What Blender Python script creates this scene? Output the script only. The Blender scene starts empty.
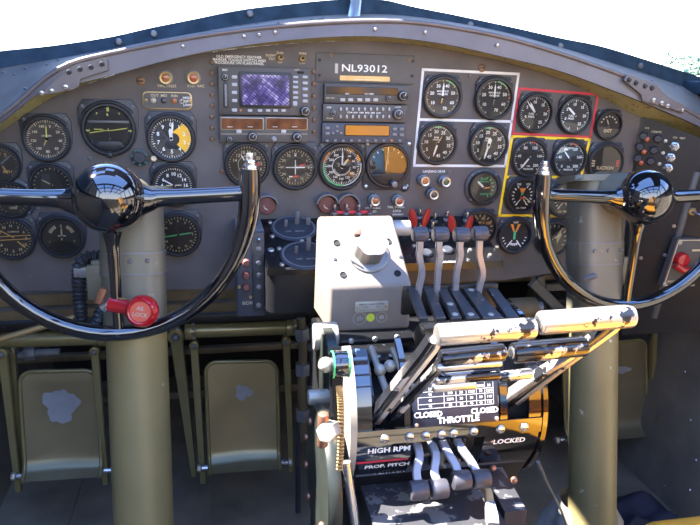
import bpy, bmesh, math, random
from mathutils import Vector, Matrix
random.seed(7)
C = bpy.context.scene.collection
rad = math.radians

# ------------------------------------------------------------------ camera
F = 661.0
EYE = Vector((-0.267, -1.2, 0.95))
YAW, PITCH, ROLL = rad(12), rad(16), rad(1.7)
FW = Vector((math.sin(YAW)*math.cos(PITCH), math.cos(YAW)*math.cos(PITCH), -math.sin(PITCH)))
R0 = Vector((math.cos(YAW), -math.sin(YAW), 0))
U0 = R0.cross(FW)
RT = R0*math.cos(ROLL) + U0*math.sin(ROLL)
UP = U0*math.cos(ROLL) - R0*math.sin(ROLL)
cam = bpy.data.cameras.new('camera'); camo = bpy.data.objects.new('camera', cam); C.objects.link(camo)
cam.sensor_width = 36; cam.lens = F*36/700; cam.clip_start = 0.01; cam.clip_end = 2000
M3 = Matrix((RT, UP, -FW)).transposed()
camo.matrix_world = Matrix.Translation(EYE) @ M3.to_4x4()
bpy.context.scene.camera = camo

def ray(px, py):
    return FW + RT*((px-350)/F) - UP*((py-262.5)/F)
def at(px, py, Y):
    d = ray(px, py); return EYE + d*((Y-EYE.y)/d.y)
def at_x(px, py, X):
    d = ray(px, py); return EYE + d*((X-EYE.x)/d.x)
def at_z(px, py, Z):
    d = ray(px, py); return EYE + d*((Z-EYE.z)/d.z)
def on_plane(px, py, p, n):
    d = ray(px, py); return EYE + d*((p-EYE).dot(n)/d.dot(n))
def proj(p):
    v = Vector(p)-EYE; d = v.dot(FW)
    return (350+F*v.dot(RT)/d, 262.5-F*v.dot(UP)/d)
def depth(p): return (Vector(p)-EYE).dot(FW)
def pxm(px, Y, x=350, y=200):                 # a length of px pixels near (x,y) on the plane Y
    return px*depth(at(x, y, Y))/F

# ------------------------------------------------------------------ materials
MATS = {}
def mat(name, col, rough=0.5, metal=0.0, var=0.15, vscale=40, bump=0.0, bscale=200, coat=0.0, spec=0.5, wear=None, emit=None, wear2=None):
    m = bpy.data.materials.new(name); m.use_nodes = True
    nt = m.node_tree; N = nt.nodes; L = nt.links
    b = N['Principled BSDF']
    b.inputs['Roughness'].default_value = rough; b.inputs['Metallic'].default_value = metal
    b.inputs['Coat Weight'].default_value = coat; b.inputs['Coat Roughness'].default_value = 0.05
    b.inputs['Specular IOR Level'].default_value = spec
    c = (*col, 1)
    tc = N.new('ShaderNodeTexCoord')
    sock = None
    if var > 0:
        nz = N.new('ShaderNodeTexNoise'); nz.inputs['Scale'].default_value = vscale; nz.inputs['Detail'].default_value = 4
        L.new(tc.outputs['Object'], nz.inputs['Vector'])
        r = N.new('ShaderNodeMapRange'); r.inputs['To Min'].default_value = 1-var; r.inputs['To Max'].default_value = 1+var
        r.inputs['From Min'].default_value = .3; r.inputs['From Max'].default_value = .7
        L.new(nz.outputs['Fac'], r.inputs['Value'])
        mx = N.new('ShaderNodeMix'); mx.data_type = 'RGBA'; mx.blend_type = 'MULTIPLY'; mx.inputs[0].default_value = 1
        mx.inputs[6].default_value = c; L.new(r.outputs['Result'], mx.inputs[7]); sock = mx.outputs[2]
    else:
        b.inputs['Base Color'].default_value = c
    for w in (wear, wear2):
        if not w: continue
        wc, th, sc, wm, wr = w            # colour, threshold, scale, metallic, roughness
        nz = N.new('ShaderNodeTexNoise'); nz.inputs['Scale'].default_value = sc; nz.inputs['Detail'].default_value = 5; nz.inputs['Roughness'].default_value = .6
        L.new(tc.outputs['Object'], nz.inputs['Vector'])
        r = N.new('ShaderNodeMapRange'); r.inputs['From Min'].default_value = th; r.inputs['From Max'].default_value = th+.025
        L.new(nz.outputs['Fac'], r.inputs['Value'])
        mx = N.new('ShaderNodeMix'); mx.data_type = 'RGBA'
        L.new(r.outputs['Result'], mx.inputs[0])
        if sock: L.new(sock, mx.inputs[6])
        else: mx.inputs[6].default_value = c
        mx.inputs[7].default_value = (*wc, 1); sock = mx.outputs[2]
        for key, base, tgt in (('Metallic', metal, wm), ('Roughness', rough, wr)):
            rr = N.new('ShaderNodeMapRange'); rr.inputs['To Min'].default_value = base; rr.inputs['To Max'].default_value = tgt
            L.new(r.outputs['Result'], rr.inputs['Value'])
            if not b.inputs[key].is_linked: L.new(rr.outputs['Result'], b.inputs[key])
    if sock: L.new(sock, b.inputs['Base Color'])
    if bump > 0:
        nz = N.new('ShaderNodeTexNoise'); nz.inputs['Scale'].default_value = bscale; nz.inputs['Detail'].default_value = 3
        L.new(tc.outputs['Object'], nz.inputs['Vector'])
        bp = N.new('ShaderNodeBump'); bp.inputs['Strength'].default_value = bump; bp.inputs['Distance'].default_value = .002
        L.new(nz.outputs['Fac'], bp.inputs['Height']); L.new(bp.outputs['Normal'], b.inputs['Normal'])
    if emit:
        b.inputs['Emission Color'].default_value = (*emit[0], 1); b.inputs['Emission Strength'].default_value = emit[1]
    MATS[name] = m
    return m

def glassmat(name, refl, tint=(1, 1, 1)):
    m = bpy.data.materials.new(name); m.use_nodes = True
    nt = m.node_tree; N = nt.nodes; L = nt.links
    N.remove(N['Principled BSDF'])
    t = N.new('ShaderNodeBsdfTransparent'); t.inputs[0].default_value = (*tint, 1)
    g = N.new('ShaderNodeBsdfGlossy'); g.inputs['Roughness'].default_value = .02
    lw = N.new('ShaderNodeFresnel'); lw.inputs['IOR'].default_value = 1.45
    ad = N.new('ShaderNodeMath'); ad.operation = 'MULTIPLY'; ad.inputs[1].default_value = refl; ad.use_clamp = True
    L.new(lw.outputs[0], ad.inputs[0])
    mx = N.new('ShaderNodeMixShader'); L.new(ad.outputs[0], mx.inputs[0]); L.new(t.outputs[0], mx.inputs[1]); L.new(g.outputs[0], mx.inputs[2])
    L.new(mx.outputs[0], N['Material Output'].inputs[0])
    MATS[name] = m

mat('panel', (.096, .083, .081), .55, var=.22, vscale=14, bump=.08, bscale=600, wear=((.13, .10, .08), .70, 30, 0, .6))
mat('bezel', (.030, .033, .042), .42, var=.2, vscale=60, wear=((.12, .13, .15), .68, 90, 0, .5))
mat('bezel_dark', (.014, .015, .019), .4, var=.1)
mat('dial', (.016, .015, .017), .65, var=.1)
mat('dial_brown', (.045, .034, .026), .65, var=.15)  # brown face; on some dials it paints in a warm glass reflection
mat('white', (.88, .88, .85), .5, var=0)
mat('cream', (.62, .52, .34), .5, var=0)
mat('gold', (.55, .34, .10), .5, var=0)
mat('lume', (.62, .62, .14), .5, var=0)
mat('greenmark', (.10, .55, .22), .5, var=0)
mat('redmark', (.75, .05, .03), .5, var=0)
mat('orange', (.85, .30, .04), .5, var=0)
mat('yellow', (.95, .62, .015), .5, var=.06)
mat('yellow_dial', (.95, .52, .02), .5, var=.05)  # reflection colour painted onto the altimeter face
mat('redpaint', (.62, .03, .05), .5, var=.1)
mat('border_white', (.72, .72, .72), .5, var=.08)
mat('gloss_black', (.004, .004, .006), .07, var=0, coat=1.0, spec=1.0)
mat('semi_black', (.006, .006, .007), .25, var=.1, wear=((.16, .16, .16), .66, 50, .5, .4))
mat('black', (.007, .007, .008), .45, var=.15)
mat('deck_worn', (.03, .032, .036), .32, metal=.2, var=.2, vscale=60, wear=((.40, .40, .42), .68, 70, .5, .4))
mat('wheel_dark', (.022, .026, .022), .4, metal=.2, var=.15)
mat('elec_black', (.009, .009, .010), .5, var=.2)
mat('wall_mid', (.11, .11, .105), .5, metal=.2, var=.15)
mat('housing_worn', (.035, .035, .04), .3, var=.1, wear=((.22, .21, .20), .55, 38, .5, .45))
mat('dark', (.005, .005, .0055), .8, var=.2)
mat('olive', (.25, .205, .092), .42, metal=.15, var=.10, vscale=12, wear=((.50, .50, .42), .67, 30, .3, .4), bump=.03, bscale=60)
mat('olive_grey', (.16, .148, .108), .42, metal=.15, var=.10, vscale=14, wear=((.36, .38, .36), .66, 34, .3, .4), bump=.03, bscale=60)
mat('olive_dark', (.24, .20, .09), .27, metal=.35, var=.12, vscale=18, wear=((.16, .15, .09), .72, 40, .5, .4))
mat('pedal', (.25, .215, .125), .30, metal=.6, var=.12, vscale=10)
mat('pedal_worn', (.30, .31, .34), .42, metal=.4, var=.1, vscale=30)
mat('grey_box', (.235, .19, .155), .45, metal=.1, var=.06, vscale=20, bump=.05, bscale=300, wear=((.20, .19, .18), .74, 60, 0, .5))
mat('knob_silver', (.22, .21, .20), .35, metal=.5, var=.05)
mat('grey_light', (.40, .39, .38), .4, metal=.2, var=.05)
mat('grey_mid', (.17, .175, .19), .4, metal=.3, var=.1)
mat('lever', (.30, .30, .33), .38, metal=.45, var=.12, vscale=50)
mat('lever_knob', (.06, .058, .07), .42, metal=.3, var=.18, vscale=90, bump=.1, bscale=500)
mat('worn_silver', (.66, .61, .56), .30, metal=.9, var=.08, wear=((.012, .012, .014), .60, 34, 0, .25))
mat('worn_black', (.010, .010, .012), .16, coat=.3, var=.1, wear=((.66, .61, .56), .58, 24, .9, .3))
mat('screw', (.62, .60, .58), .28, metal=.9, var=.05)
mat('screw_brown', (.22, .13, .08), .45, metal=.4, var=.1)
mat('steel', (.55, .55, .57), .25, metal=.9, var=.08)
mat('chrome', (.80, .80, .82), .1, metal=1, var=0)
mat('copper', (.34, .17, .11), .35, metal=.7, var=.15)
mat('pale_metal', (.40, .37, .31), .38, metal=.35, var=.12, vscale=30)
mat('red_gloss', (.42, .010, .016), .18, var=.1, coat=.5)
mat('red_cap', (.55, .09, .045), .4, var=.06)
mat('red_guard', (.32, .022, .015), .35, var=.1)
mat('maroon', (.16, .055, .05), .5, var=.15)
mat('amber_lamp', (.36, .12, .035), .2, var=.1, coat=.5)
mat('red_lamp', (.36, .075, .03), .2, var=.1, coat=.5)
mat('green_lamp', (.06, .10, .05), .2, var=.1, coat=.5)
mat('dark_lamp', (.05, .045, .05), .2, var=.1, coat=.5)
mat('brass', (.48, .34, .16), .38, metal=.7, var=.12)
mat('rail', (.15, .13, .13), .4, metal=.2, var=.12, vscale=20, wear=((.12, .08, .06), .72, 40, 0, .6))
mat('rail_under', (.34, .30, .13), .55, var=.12, vscale=30, wear=((.20, .10, .03), .60, 110, 0, .6))
mat('sill', (.21, .19, .165), .6, metal=.0, spec=.08, var=.2, vscale=9, wear=((.30, .18, .10), .71, 30, .1, .6))
mat('frame_dark', (.035, .062, .095), .7, spec=.1, var=.25, vscale=30)
mat('post_metal', (.50, .55, .60), .3, metal=.6, var=.1)
mat('wall_dark', (.19, .17, .14), .5, metal=.2, var=.2, vscale=12)
mat('floor_dark', (.17, .14, .10), .6, var=.3, vscale=10)
mat('rib_brown', (.13, .095, .05), .55, var=.25, vscale=15)
mat('radio', (.070, .062, .058), .45, var=.08)
mat('radio_blue', (.045, .050, .068), .45, var=.08)
mat('button', (.40, .40, .42), .5, var=.05)
mat('plate', (.085, .078, .074), .5, var=.08, vscale=40)
mat('display_dark', (.020, .017, .016), .12, var=.1)
mat('placard_blue', (.010, .015, .032), .35, var=.12, vscale=60)
mat('nameplate', (.42, .39, .32), .4, metal=.3, var=.1)
mat('decal_green', (.55, .62, .05), .5, var=.05)
mat('canvas', (.26, .24, .22), .85, var=.15, vscale=60, bump=.3, bscale=120)
mat('navy_cloth', (.014, .016, .034), .8, var=.2, vscale=40)
mat('seat_yellow', (.55, .24, .012), .6, var=.08, vscale=12, bump=.1, bscale=80)
mat('belt_blue', (.05, .16, .30), .6, var=.1)
mat('hose', (.022, .023, .026), .35, var=.1)
mat('green_ring', (.05, .45, .15), .3, var=.05)
mat('bluegreen', (.03, .10, .10), .4, var=.2)
mat('tree_leaf', (.20, .30, .20), .8, var=.3, vscale=2)
glassmat('gauge_glass', 1.3)
glassmat('clear_lens', 2.6)
glassmat('window_glass', .22, (.97, .99, 1))

def amber_screen():
    m = mat('amber_screen', (.30, .12, .02), .15, var=0, emit=((.9, .36, .03), .20))
    m2 = mat('orange_display', (.12, .045, .02), .15, var=.5, vscale=60, emit=((.6, .16, .02), .06))
    m3 = mat('map_screen', (.05, .04, .09), .12, var=0)
    nt = m3.node_tree; N = nt.nodes; L = nt.links; b = N['Principled BSDF']
    tc = N.new('ShaderNodeTexCoord')
    nz = N.new('ShaderNodeTexNoise'); nz.inputs['Scale'].default_value = 45; nz.inputs['Detail'].default_value = 2
    L.new(tc.outputs['Object'], nz.inputs['Vector'])
    mp = N.new('ShaderNodeMapping'); mp.inputs['Rotation'].default_value = (0, 0, rad(38)); L.new(tc.outputs['Object'], mp.inputs['Vector'])
    bt = N.new('ShaderNodeTexBrick'); bt.inputs['Scale'].default_value = 60; bt.inputs['Mortar Size'].default_value = .03; bt.offset = 0
    bt.inputs['Color1'].default_value = (.9, .9, .9, 1); bt.inputs['Color2'].default_value = (.6, .6, .6, 1); bt.inputs['Mortar'].default_value = (.25, .25, .25, 1)
    L.new(mp.outputs[0], bt.inputs['Vector'])
    mu = N.new('ShaderNodeMath'); mu.operation = 'MULTIPLY'; L.new(nz.outputs['Fac'], mu.inputs[0]); L.new(bt.outputs['Color'], mu.inputs[1])
    cr = N.new('ShaderNodeValToRGB'); e = cr.color_ramp.elements
    e[0].position = .18; e[0].color = (.012, .010, .035, 1); e[1].position = .62; e[1].color = (.50, .42, .62, 1)
    x = e.new(.40); x.color = (.09, .065, .22, 1)
    L.new(mu.outputs[0], cr.inputs[0]); L.new(cr.outputs[0], b.inputs['Emission Color']); b.inputs['Emission Strength'].default_value = .45
    L.new(cr.outputs[0], b.inputs['Base Color'])
amber_screen()

# ------------------------------------------------------------------ mesh builder
GL = {}
def glyphs(s, bold=0.0):
    k = (s, bold)
    if k not in GL:
        cu = bpy.data.curves.new('t', 'FONT'); cu.body = s; cu.resolution_u = 2; cu.offset = bold; cu.align_x = 'CENTER'; cu.align_y = 'CENTER'
        ob = bpy.data.objects.new('t', cu)
        me = bpy.data.meshes.new_from_object(ob)
        GL[k] = ([tuple(v.co) for v in me.vertices], [tuple(p.vertices) for p in me.polygons])
        bpy.data.objects.remove(ob); bpy.data.curves.remove(cu); bpy.data.meshes.remove(me)
    return GL[k]

class MB:
    def __init__(s): s.v = []; s.f = []; s.m = []; s.M = None
    def add(s, vs, fs, mt, M=None):
        o = len(s.v)
        for p in vs:
            p = Vector(p)
            if M is not None: p = M @ p
            if s.M is not None: p = s.M @ p
            s.v.append(p)
        for f in fs: s.f.append(tuple(i+o for i in f)); s.m.append(mt)
        return s
    def bm(s, b, mt, M=None):
        b.verts.index_update()
        s.add([v.co.copy() for v in b.verts], [[v.index for v in f.verts] for f in b.faces], mt, M); b.free(); return s
    def box(s, c, d, mt, bev=0.0, M=None, seg=2):
        b = bmesh.new(); bmesh.ops.create_cube(b, size=1)
        for v in b.verts: v.co = Vector((v.co.x*d[0]+c[0], v.co.y*d[1]+c[1], v.co.z*d[2]+c[2]))
        if bev: bmesh.ops.bevel(b, geom=list(b.edges), offset=min(bev, .49*min(d)), segments=seg, affect='EDGES', profile=.5)
        return s.bm(b, mt, M)
    def prism(s, poly, z0, z1, mt, bev=0.0, M=None, seg=2):
        b = bmesh.new(); n = len(poly)
        lo = [b.verts.new((p[0], p[1], z0)) for p in poly]; hi = [b.verts.new((p[0], p[1], z1)) for p in poly]
        b.faces.new(hi); b.faces.new(lo[::-1])
        for i in range(n): b.faces.new((lo[i], lo[(i+1) % n], hi[(i+1) % n], hi[i]))
        bmesh.ops.recalc_face_normals(b, faces=list(b.faces))
        if bev:
            es = [e for e in b.edges if len(e.link_faces) == 2 and abs(e.verts[0].co.z-z1) < 1e-9 and abs(e.verts[1].co.z-z1) < 1e-9]
            bmesh.ops.bevel(b, geom=es, offset=bev, segments=seg, affect='EDGES', profile=.5)
        return s.bm(b, mt, M)
    def lathe(s, prof, mt, seg=32, M=None):           # prof: (r, z), around local z
        vs = []; fs = []; n = len(prof); ring = []
        for r, z in prof:
            if r < 1e-7: ring.append([len(vs)]); vs.append((0, 0, z))
            else:
                ring.append(list(range(len(vs), len(vs)+seg)))
                vs += [(r*math.cos(2*math.pi*i/seg), r*math.sin(2*math.pi*i/seg), z) for i in range(seg)]
        for a, b in zip(ring, ring[1:]):
            for i in range(seg):
                j = (i+1) % seg
                if len(a) == 1 and len(b) == 1: break
                if len(a) == 1: fs.append((a[0], b[j], b[i]))
                elif len(b) == 1: fs.append((a[i], a[j], b[0]))
                else: fs.append((a[i], a[j], b[j], b[i]))
        return s.add(vs, fs, mt, M)
    def cyl(s, p0, p1, r0, mt, r1=None, seg=24, bev=0.0):
        p0 = Vector(p0); p1 = Vector(p1); h = (p1-p0).length; r1 = r0 if r1 is None else r1
        M = Matrix.Translation(p0) @ (p1-p0).to_track_quat('Z', 'Y').to_matrix().to_4x4()
        if bev: pr = [(0, 0), (r0-bev, 0), (r0-.3*bev, .3*bev), (r0, bev), (r1, h-bev), (r1-.3*bev, h-.3*bev), (r1-bev, h), (0, h)]
        else: pr = [(0, 0), (r0, 0), (r1, h), (0, h)]
        return s.lathe(pr, mt, seg, M)
    def ball(s, c, r, mt, seg=20, sq=1.0, M=None):
        pr = [(r*math.sin(math.pi*i/12), -r*sq*math.cos(math.pi*i/12)) for i in range(13)]; pr[0] = (0, -r*sq); pr[-1] = (0, r*sq)
        MM = Matrix.Translation(Vector(c)); MM = MM if M is None else MM @ M
        return s.lathe(pr, mt, seg, MM)
    def tube(s, pts, r, mt, seg=14, closed=False, flat=None):   # flat: (a, b) cross-section scales
        pts = [Vector(p) for p in pts]; n = len(pts)
        rs = r if isinstance(r, (list, tuple)) else [r]*n
        vs = []; fs = []; prev = None
        for i, p in enumerate(pts):
            if closed: t = pts[(i+1) % n]-pts[i-1]
            else: t = pts[min(i+1, n-1)]-pts[max(i-1, 0)]
            t.normalize()
            if prev is None:
                a = Vector((0, 0, 1)) if abs(t.z) < .9 else Vector((0, 1, 0))
                u = t.cross(a).normalized()
            else: u = (prev-t*prev.dot(t)).normalized()
            prev = u; w = t.cross(u)
            fa, fb = flat if flat else (1, 1)
            for k in range(seg):
                q = 2*math.pi*k/seg
                vs.append(p+u*(rs[i]*fa*math.cos(q))+w*(rs[i]*fb*math.sin(q)))
        m = n if closed else n-1
        for i in range(m):
            for k in range(seg):
                a = i*seg+k; b = i*seg+(k+1) % seg; j = (i+1) % n
                fs.append((a, b, j*seg+(k+1) % seg, j*seg+k))
        if not closed:
            fs.append(tuple(range(seg))[::-1]); fs.append(tuple((n-1)*seg+k for k in range(seg)))
        return s.add(vs, fs, mt)
    def ribbon(s, pts, side, w, th, mt):              # a flat bar along pts; side = width direction, th = thickness
        pts = [Vector(p) for p in pts]; n = len(pts); vs = []; fs = []
        ws = w if isinstance(w, (list, tuple)) else [w]*n
        for i, p in enumerate(pts):
            t = (pts[min(i+1, n-1)]-pts[max(i-1, 0)]).normalized()
            sd = Vector(side); sd = (sd-t*sd.dot(t)).normalized(); nn = t.cross(sd)
            c = .18
            for a, b in ((-1, -1+c*2), (-1+c, -1), (1-c, -1), (1, -1+c*2), (1, 1-c*2), (1-c, 1), (-1+c, 1), (-1, 1-c*2)):
                vs.append(p+sd*(a*ws[i]/2)+nn*(b*th/2))
        for i in range(n-1):
            for k in range(8): fs.append((i*8+k, i*8+(k+1) % 8, i*8+8+(k+1) % 8, i*8+8+k))
        fs.append(tuple(range(8))[::-1]); fs.append(tuple((n-1)*8+k for k in range(8)))
        return s.add(vs, fs, mt)
    def text(s, t, size, mt, M=None, bold=.012, sx=1.0):
        v, f = glyphs(t, bold)
        return s.add([(p[0]*size*sx, p[1]*size, p[2]*size) for p in v], f, mt, M)
    def poly(s, pts, mt, z=0.0, M=None):
        return s.add([(p[0], p[1], z) for p in pts], [tuple(range(len(pts)))], mt, M)
    def line(s, x0, y0, x1, y1, w, mt, z=0.0, M=None):
        d = Vector((x1-x0, y1-y0)).normalized(); n = Vector((-d.y, d.x))*w/2
        return s.poly([(x0-n.x, y0-n.y), (x1-n.x, y1-n.y), (x1+n.x, y1+n.y), (x0+n.x, y0+n.y)], mt, z, M)
    def arc(s, a0, a1, r0, r1, mt, z=0.0, n=24, M=None):
        vs = []; fs = []
        for i in range(n+1):
            a = rad(a0+(a1-a0)*i/n)
            vs += [(r0*math.sin(a), r0*math.cos(a), z), (r1*math.sin(a), r1*math.cos(a), z)]
            if i: fs.append((2*i-2, 2*i, 2*i+1, 2*i-1))
        return s.add(vs, fs, mt, M)
    def disc(s, x, y, r, mt, z=0.0, n=40, M=None):
        return s.poly([(x+r*math.cos(2*math.pi*i/n), y+r*math.sin(2*math.pi*i/n)) for i in range(n)], mt, z, M)
    def loft(s, curves, mt, closed=True, caps=True, seg_mats=None):
        n = len(curves[0]); k = len(curves); vs = [p for c in curves for p in c]
        for a in range(k if closed else k-1):
            b = (a+1) % k
            fs = [(a*n+i, a*n+i+1, b*n+i+1, b*n+i) for i in range(n-1)]
            o = len(s.v)
            if a == 0: s.add(vs, fs, seg_mats[a] if seg_mats else mt); base = o
            else:
                for f in fs: s.f.append(tuple(i+base for i in f)); s.m.append(seg_mats[a] if seg_mats else mt)
        if closed and caps:
            for e in (0, n-1): s.f.append(tuple(base+a*n+e for a in range(k))); s.m.append(mt)
        return s
    def mesh(s, name, inv=None, sharp=38):
        me = bpy.data.meshes.new(name)
        vs = [inv @ v for v in s.v] if inv is not None else s.v
        me.from_pydata([tuple(v) for v in vs], [], s.f)
        keys = []
        for k in s.m:
            if k not in keys: keys.append(k)
        for k in keys: me.materials.append(MATS[k])
        me.polygons.foreach_set('material_index', [keys.index(k) for k in s.m])
        b = bmesh.new(); b.from_mesh(me)
        bmesh.ops.remove_doubles(b, verts=list(b.verts), dist=1e-6)
        bmesh.ops.recalc_face_normals(b, faces=list(b.faces)); b.to_mesh(me); b.free()
        me.polygons.foreach_set('use_smooth', [True]*len(me.polygons))
        try: me.set_sharp_from_angle(angle=rad(sharp))
        except Exception: pass
        me.update(); return me

INV = {}
LABELS = {}
def settag(o, label, cat, group=None):
    o['label'] = label; o['category'] = cat
    if group: o['group'] = group
def thing(name, label, cat, M, group=None):
    if isinstance(M, Vector): M = Matrix.Translation(M)
    o = bpy.data.objects.new(name, None); o.empty_display_size = .02; C.objects.link(o); o.matrix_world = M
    INV[o] = M.inverted(); settag(o, label, cat, group); return o
def part(root, name, mb, parent=None, local=False, label=None):
    o = bpy.data.objects.new(name, mb.mesh(name, None if local else INV[root])); C.objects.link(o)
    o.parent = parent if parent is not None else root
    if label: o['label'] = label
    return o
def solo(name, label, cat, mb, M, group=None, local=False):
    if isinstance(M, Vector): M = Matrix.Translation(M)
    o = bpy.data.objects.new(name, mb.mesh(name, None if local else M.inverted())); C.objects.link(o); o.matrix_world = M
    settag(o, label, cat, group); INV[o] = M.inverted(); return o
def struct(name, mb, parent=None, label=None):
    o = bpy.data.objects.new(name, mb.mesh(name)); C.objects.link(o)
    if parent is not None: o.parent = parent
    else: o['kind'] = 'structure'
    if label: o['label'] = label
    return o
PR = Matrix(((1, 0, 0), (0, 0, -1), (0, 1, 0)))      # panel frame: x right, y up, z towards the seats
def pframe(px, py, Y=0.0, tilt=None):
    M = Matrix.Translation(at(px, py, Y)) @ PR.to_4x4()
    return M
def hermite(pts, n, x0=None, x1=None):
    xs = [p[0] for p in pts]; ys = [p[1] for p in pts]; k = len(xs); m = []
    for i in range(k):
        if i == 0: m.append((ys[1]-ys[0])/(xs[1]-xs[0]))
        elif i == k-1: m.append((ys[-1]-ys[-2])/(xs[-1]-xs[-2]))
        else: m.append((ys[i+1]-ys[i-1])/(xs[i+1]-xs[i-1]))
    x0 = xs[0] if x0 is None else x0; x1 = xs[-1] if x1 is None else x1
    out = []
    for j in range(n):
        x = x0+(x1-x0)*j/(n-1); i = 0
        while i < k-2 and x > xs[i+1]: i += 1
        h = xs[i+1]-xs[i]; t = (x-xs[i])/h
        y = (2*t**3-3*t*t+1)*ys[i]+(t**3-2*t*t+t)*h*m[i]+(3*t*t-2*t**3)*ys[i+1]+(t**3-t*t)*h*m[i+1]
        out.append((x, y))
    return out
def rrect(w, h, r, n=5, cx=0, cy=0):
    r = min(r, w/2-1e-5, h/2-1e-5); out = []
    for sx, sy, a0 in ((1, 1, 0), (-1, 1, 90), (-1, -1, 180), (1, -1, 270)):
        for i in range(n+1):
            a = rad(a0+90*i/n); out.append((cx+sx*(w/2-r)+r*math.cos(a), cy+sy*(h/2-r)+r*math.sin(a)))
    return out
SCREW_PROF = lambda r, h: [(r, 0), (r, .35*h), (r*.75, .85*h), (0, h)]
def screwhead(mb, r, h, mt, M):
    mb.lathe(SCREW_PROF(r, h), mt, 12, M)
    mb.box((0, 0, h*.9), (r*1.3, r*.25, h*.25), 'dark', 0, M)
# ------------------------------------------------------------------ windshield, sill, glareshield, panel board
NC = 72
def curve(pts, Y, n=NC): return [at(x, y, Y) for x, y in hermite(pts, n)]
W = [(-40, 57), (0, 51), (50, 46), (110, 37), (150, 28), (190, 20), (240, 10), (290, 4), (330, 0), (357, -1), (385, 0), (410, 6), (460, 16), (520, 29), (560, 38), (600, 46), (650, 61), (700, 77), (740, 90)]
D = [(-40, 75), (0, 68), (60, 58), (110, 49), (150, 41), (200, 32), (240, 25), (300, 17), (357, 14), (400, 15), (440, 20), (500, 31), (560, 47), (610, 62), (650, 75), (700, 92), (740, 106)]
Rt = [(-40, 150), (0, 117), (18, 103), (40, 83), (58, 70), (76, 62), (105, 55), (180, 40), (240, 31), (300, 25), (357, 22), (400, 22), (440, 26), (500, 37), (560, 54), (620, 75), (650, 88), (665, 98), (700, 118), (740, 142)]
Bt = [(-40, 156), (0, 123), (18, 109), (30, 99), (45, 90), (60, 87), (80, 83), (112, 75), (180, 57), (240, 46), (300, 39), (357, 36), (400, 38), (450, 45), (500, 56), (560, 71), (620, 93), (655, 107), (700, 127), (740, 150)]
A = [(-40, 166), (0, 133), (22, 117), (50, 99), (80, 87), (110, 76), (140, 67), (200, 54), (250, 47), (300, 43), (357, 41), (400, 43), (440, 49), (500, 61), (560, 79), (600, 97), (640, 117), (700, 138), (740, 158)]

# sill: riveted shelf between windscreen frame and the rail
mb = MB()
sd, sr = curve(D, .192), curve(Rt, -.042)
dn = Vector((0, 0, -.006))
mb.loft([sd, sr, [p+dn for p in sr], [p+dn for p in sd]], 'sill')
for x, y in ((11, 73), (19, 75), (32, 69), (50, 65), (66, 61), (29, 89), (2, 105), (216, 31), (236, 27), (262, 24), (288, 23), (312, 20), (330, 19), (118, 56), (145, 48), (170, 44), (430, 23), (470, 29), (520, 41), (545, 49), (580, 57), (606, 68), (655, 81), (675, 86), (690, 92), (672, 96), (675, 104), (696, 112)):
    t = .5; 
    p = at(x, y, .06); d = ray(x, y)
    # drop the rivet on the sill surface: find the Y where the sill passes this pixel
    best = None
    for i in range(NC-1):
        q0 = proj(sd[i]); q1 = proj(sr[i])
        if q0[0] <= x: best = i
    if best is None: continue
    q0 = proj(sd[best]); q1 = proj(sr[best]); t = (y-q0[1])/max(q1[1]-q0[1], 1e-3)
    if 0 < t < 1:
        lo, hi = 0, 1
        for _ in range(30):
            m = (lo+hi)/2
            if proj(sd[best].lerp(sr[best], m))[1] < y: lo = m
            else: hi = m
        p = sd[best].lerp(sr[best], lo)
        mb.lathe(SCREW_PROF(.0042, .0025), 'grey_mid', 10, Matrix.Translation(p))
struct('trim_1', mb, label='blue grey riveted sill under the windscreen')

# windscreen lower frame (dark) and the panes on it
wf, wd = curve(W, .20), curve(D, .190)
mb = MB(); bk = Vector((0, .03, 0))
mb.loft([wf, wd, [p+bk+Vector((0, 0, -.004)) for p in wd], [p+bk for p in wf]], 'frame_dark')
for x, y in ((119, 42), (154, 34), (560, 46), (470, 25), (250, 14), (640, 66)):
    p = at(x, y, .192); mb.lathe(SCREW_PROF(.007, .006), 'grey_mid', 12, Matrix.Translation(p) @ PR.to_4x4())
struct('trim_2', mb, label='dark windscreen frame rail')
mid = NC//2+1
def pane(name, i0, i1, lab):
    e = bpy.data.objects.new(name, None); C.objects.link(e); e['kind'] = 'structure'
    lo = wf[i0:i1]; hi = [Vector((p.x*.96, .235, 1.515)) for p in lo]; n = Vector((0, .006, .004))
    lo = [p+Vector((0, .012, -.004)) for p in lo]
    m = MB(); m.loft([lo, hi, [p+n for p in hi], [p+n for p in lo]], 'window_glass'); struct('pane', m, e)
    m = MB()
    for a, b in ((lo[0], hi[0]), (lo[-1], hi[-1])): m.cyl(a, b, .011, 'frame_dark', seg=12)
    m.tube(hi, .014, 'frame_dark', 10); struct('window_frame', m, e)
pane('window_1', 0, mid-1, ''); pane('window_2', mid, NC, '')
# centre post
mb = MB()
pb = at(353, 22, .12); pm = at(356, 2, .18); ptop = Vector((0, .235, 1.50))
mb.tube([pb, pm, pm.lerp(ptop, .5), ptop], [.013, .011, .012, .012], 'post_metal', 14, flat=(1, .8))
mb.box(tuple(pb+Vector((0, -.004, -.004))), (.05, .05, .008), 'sill', .002)
struct('trim_3', mb, label='bright metal windscreen centre post')

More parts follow.
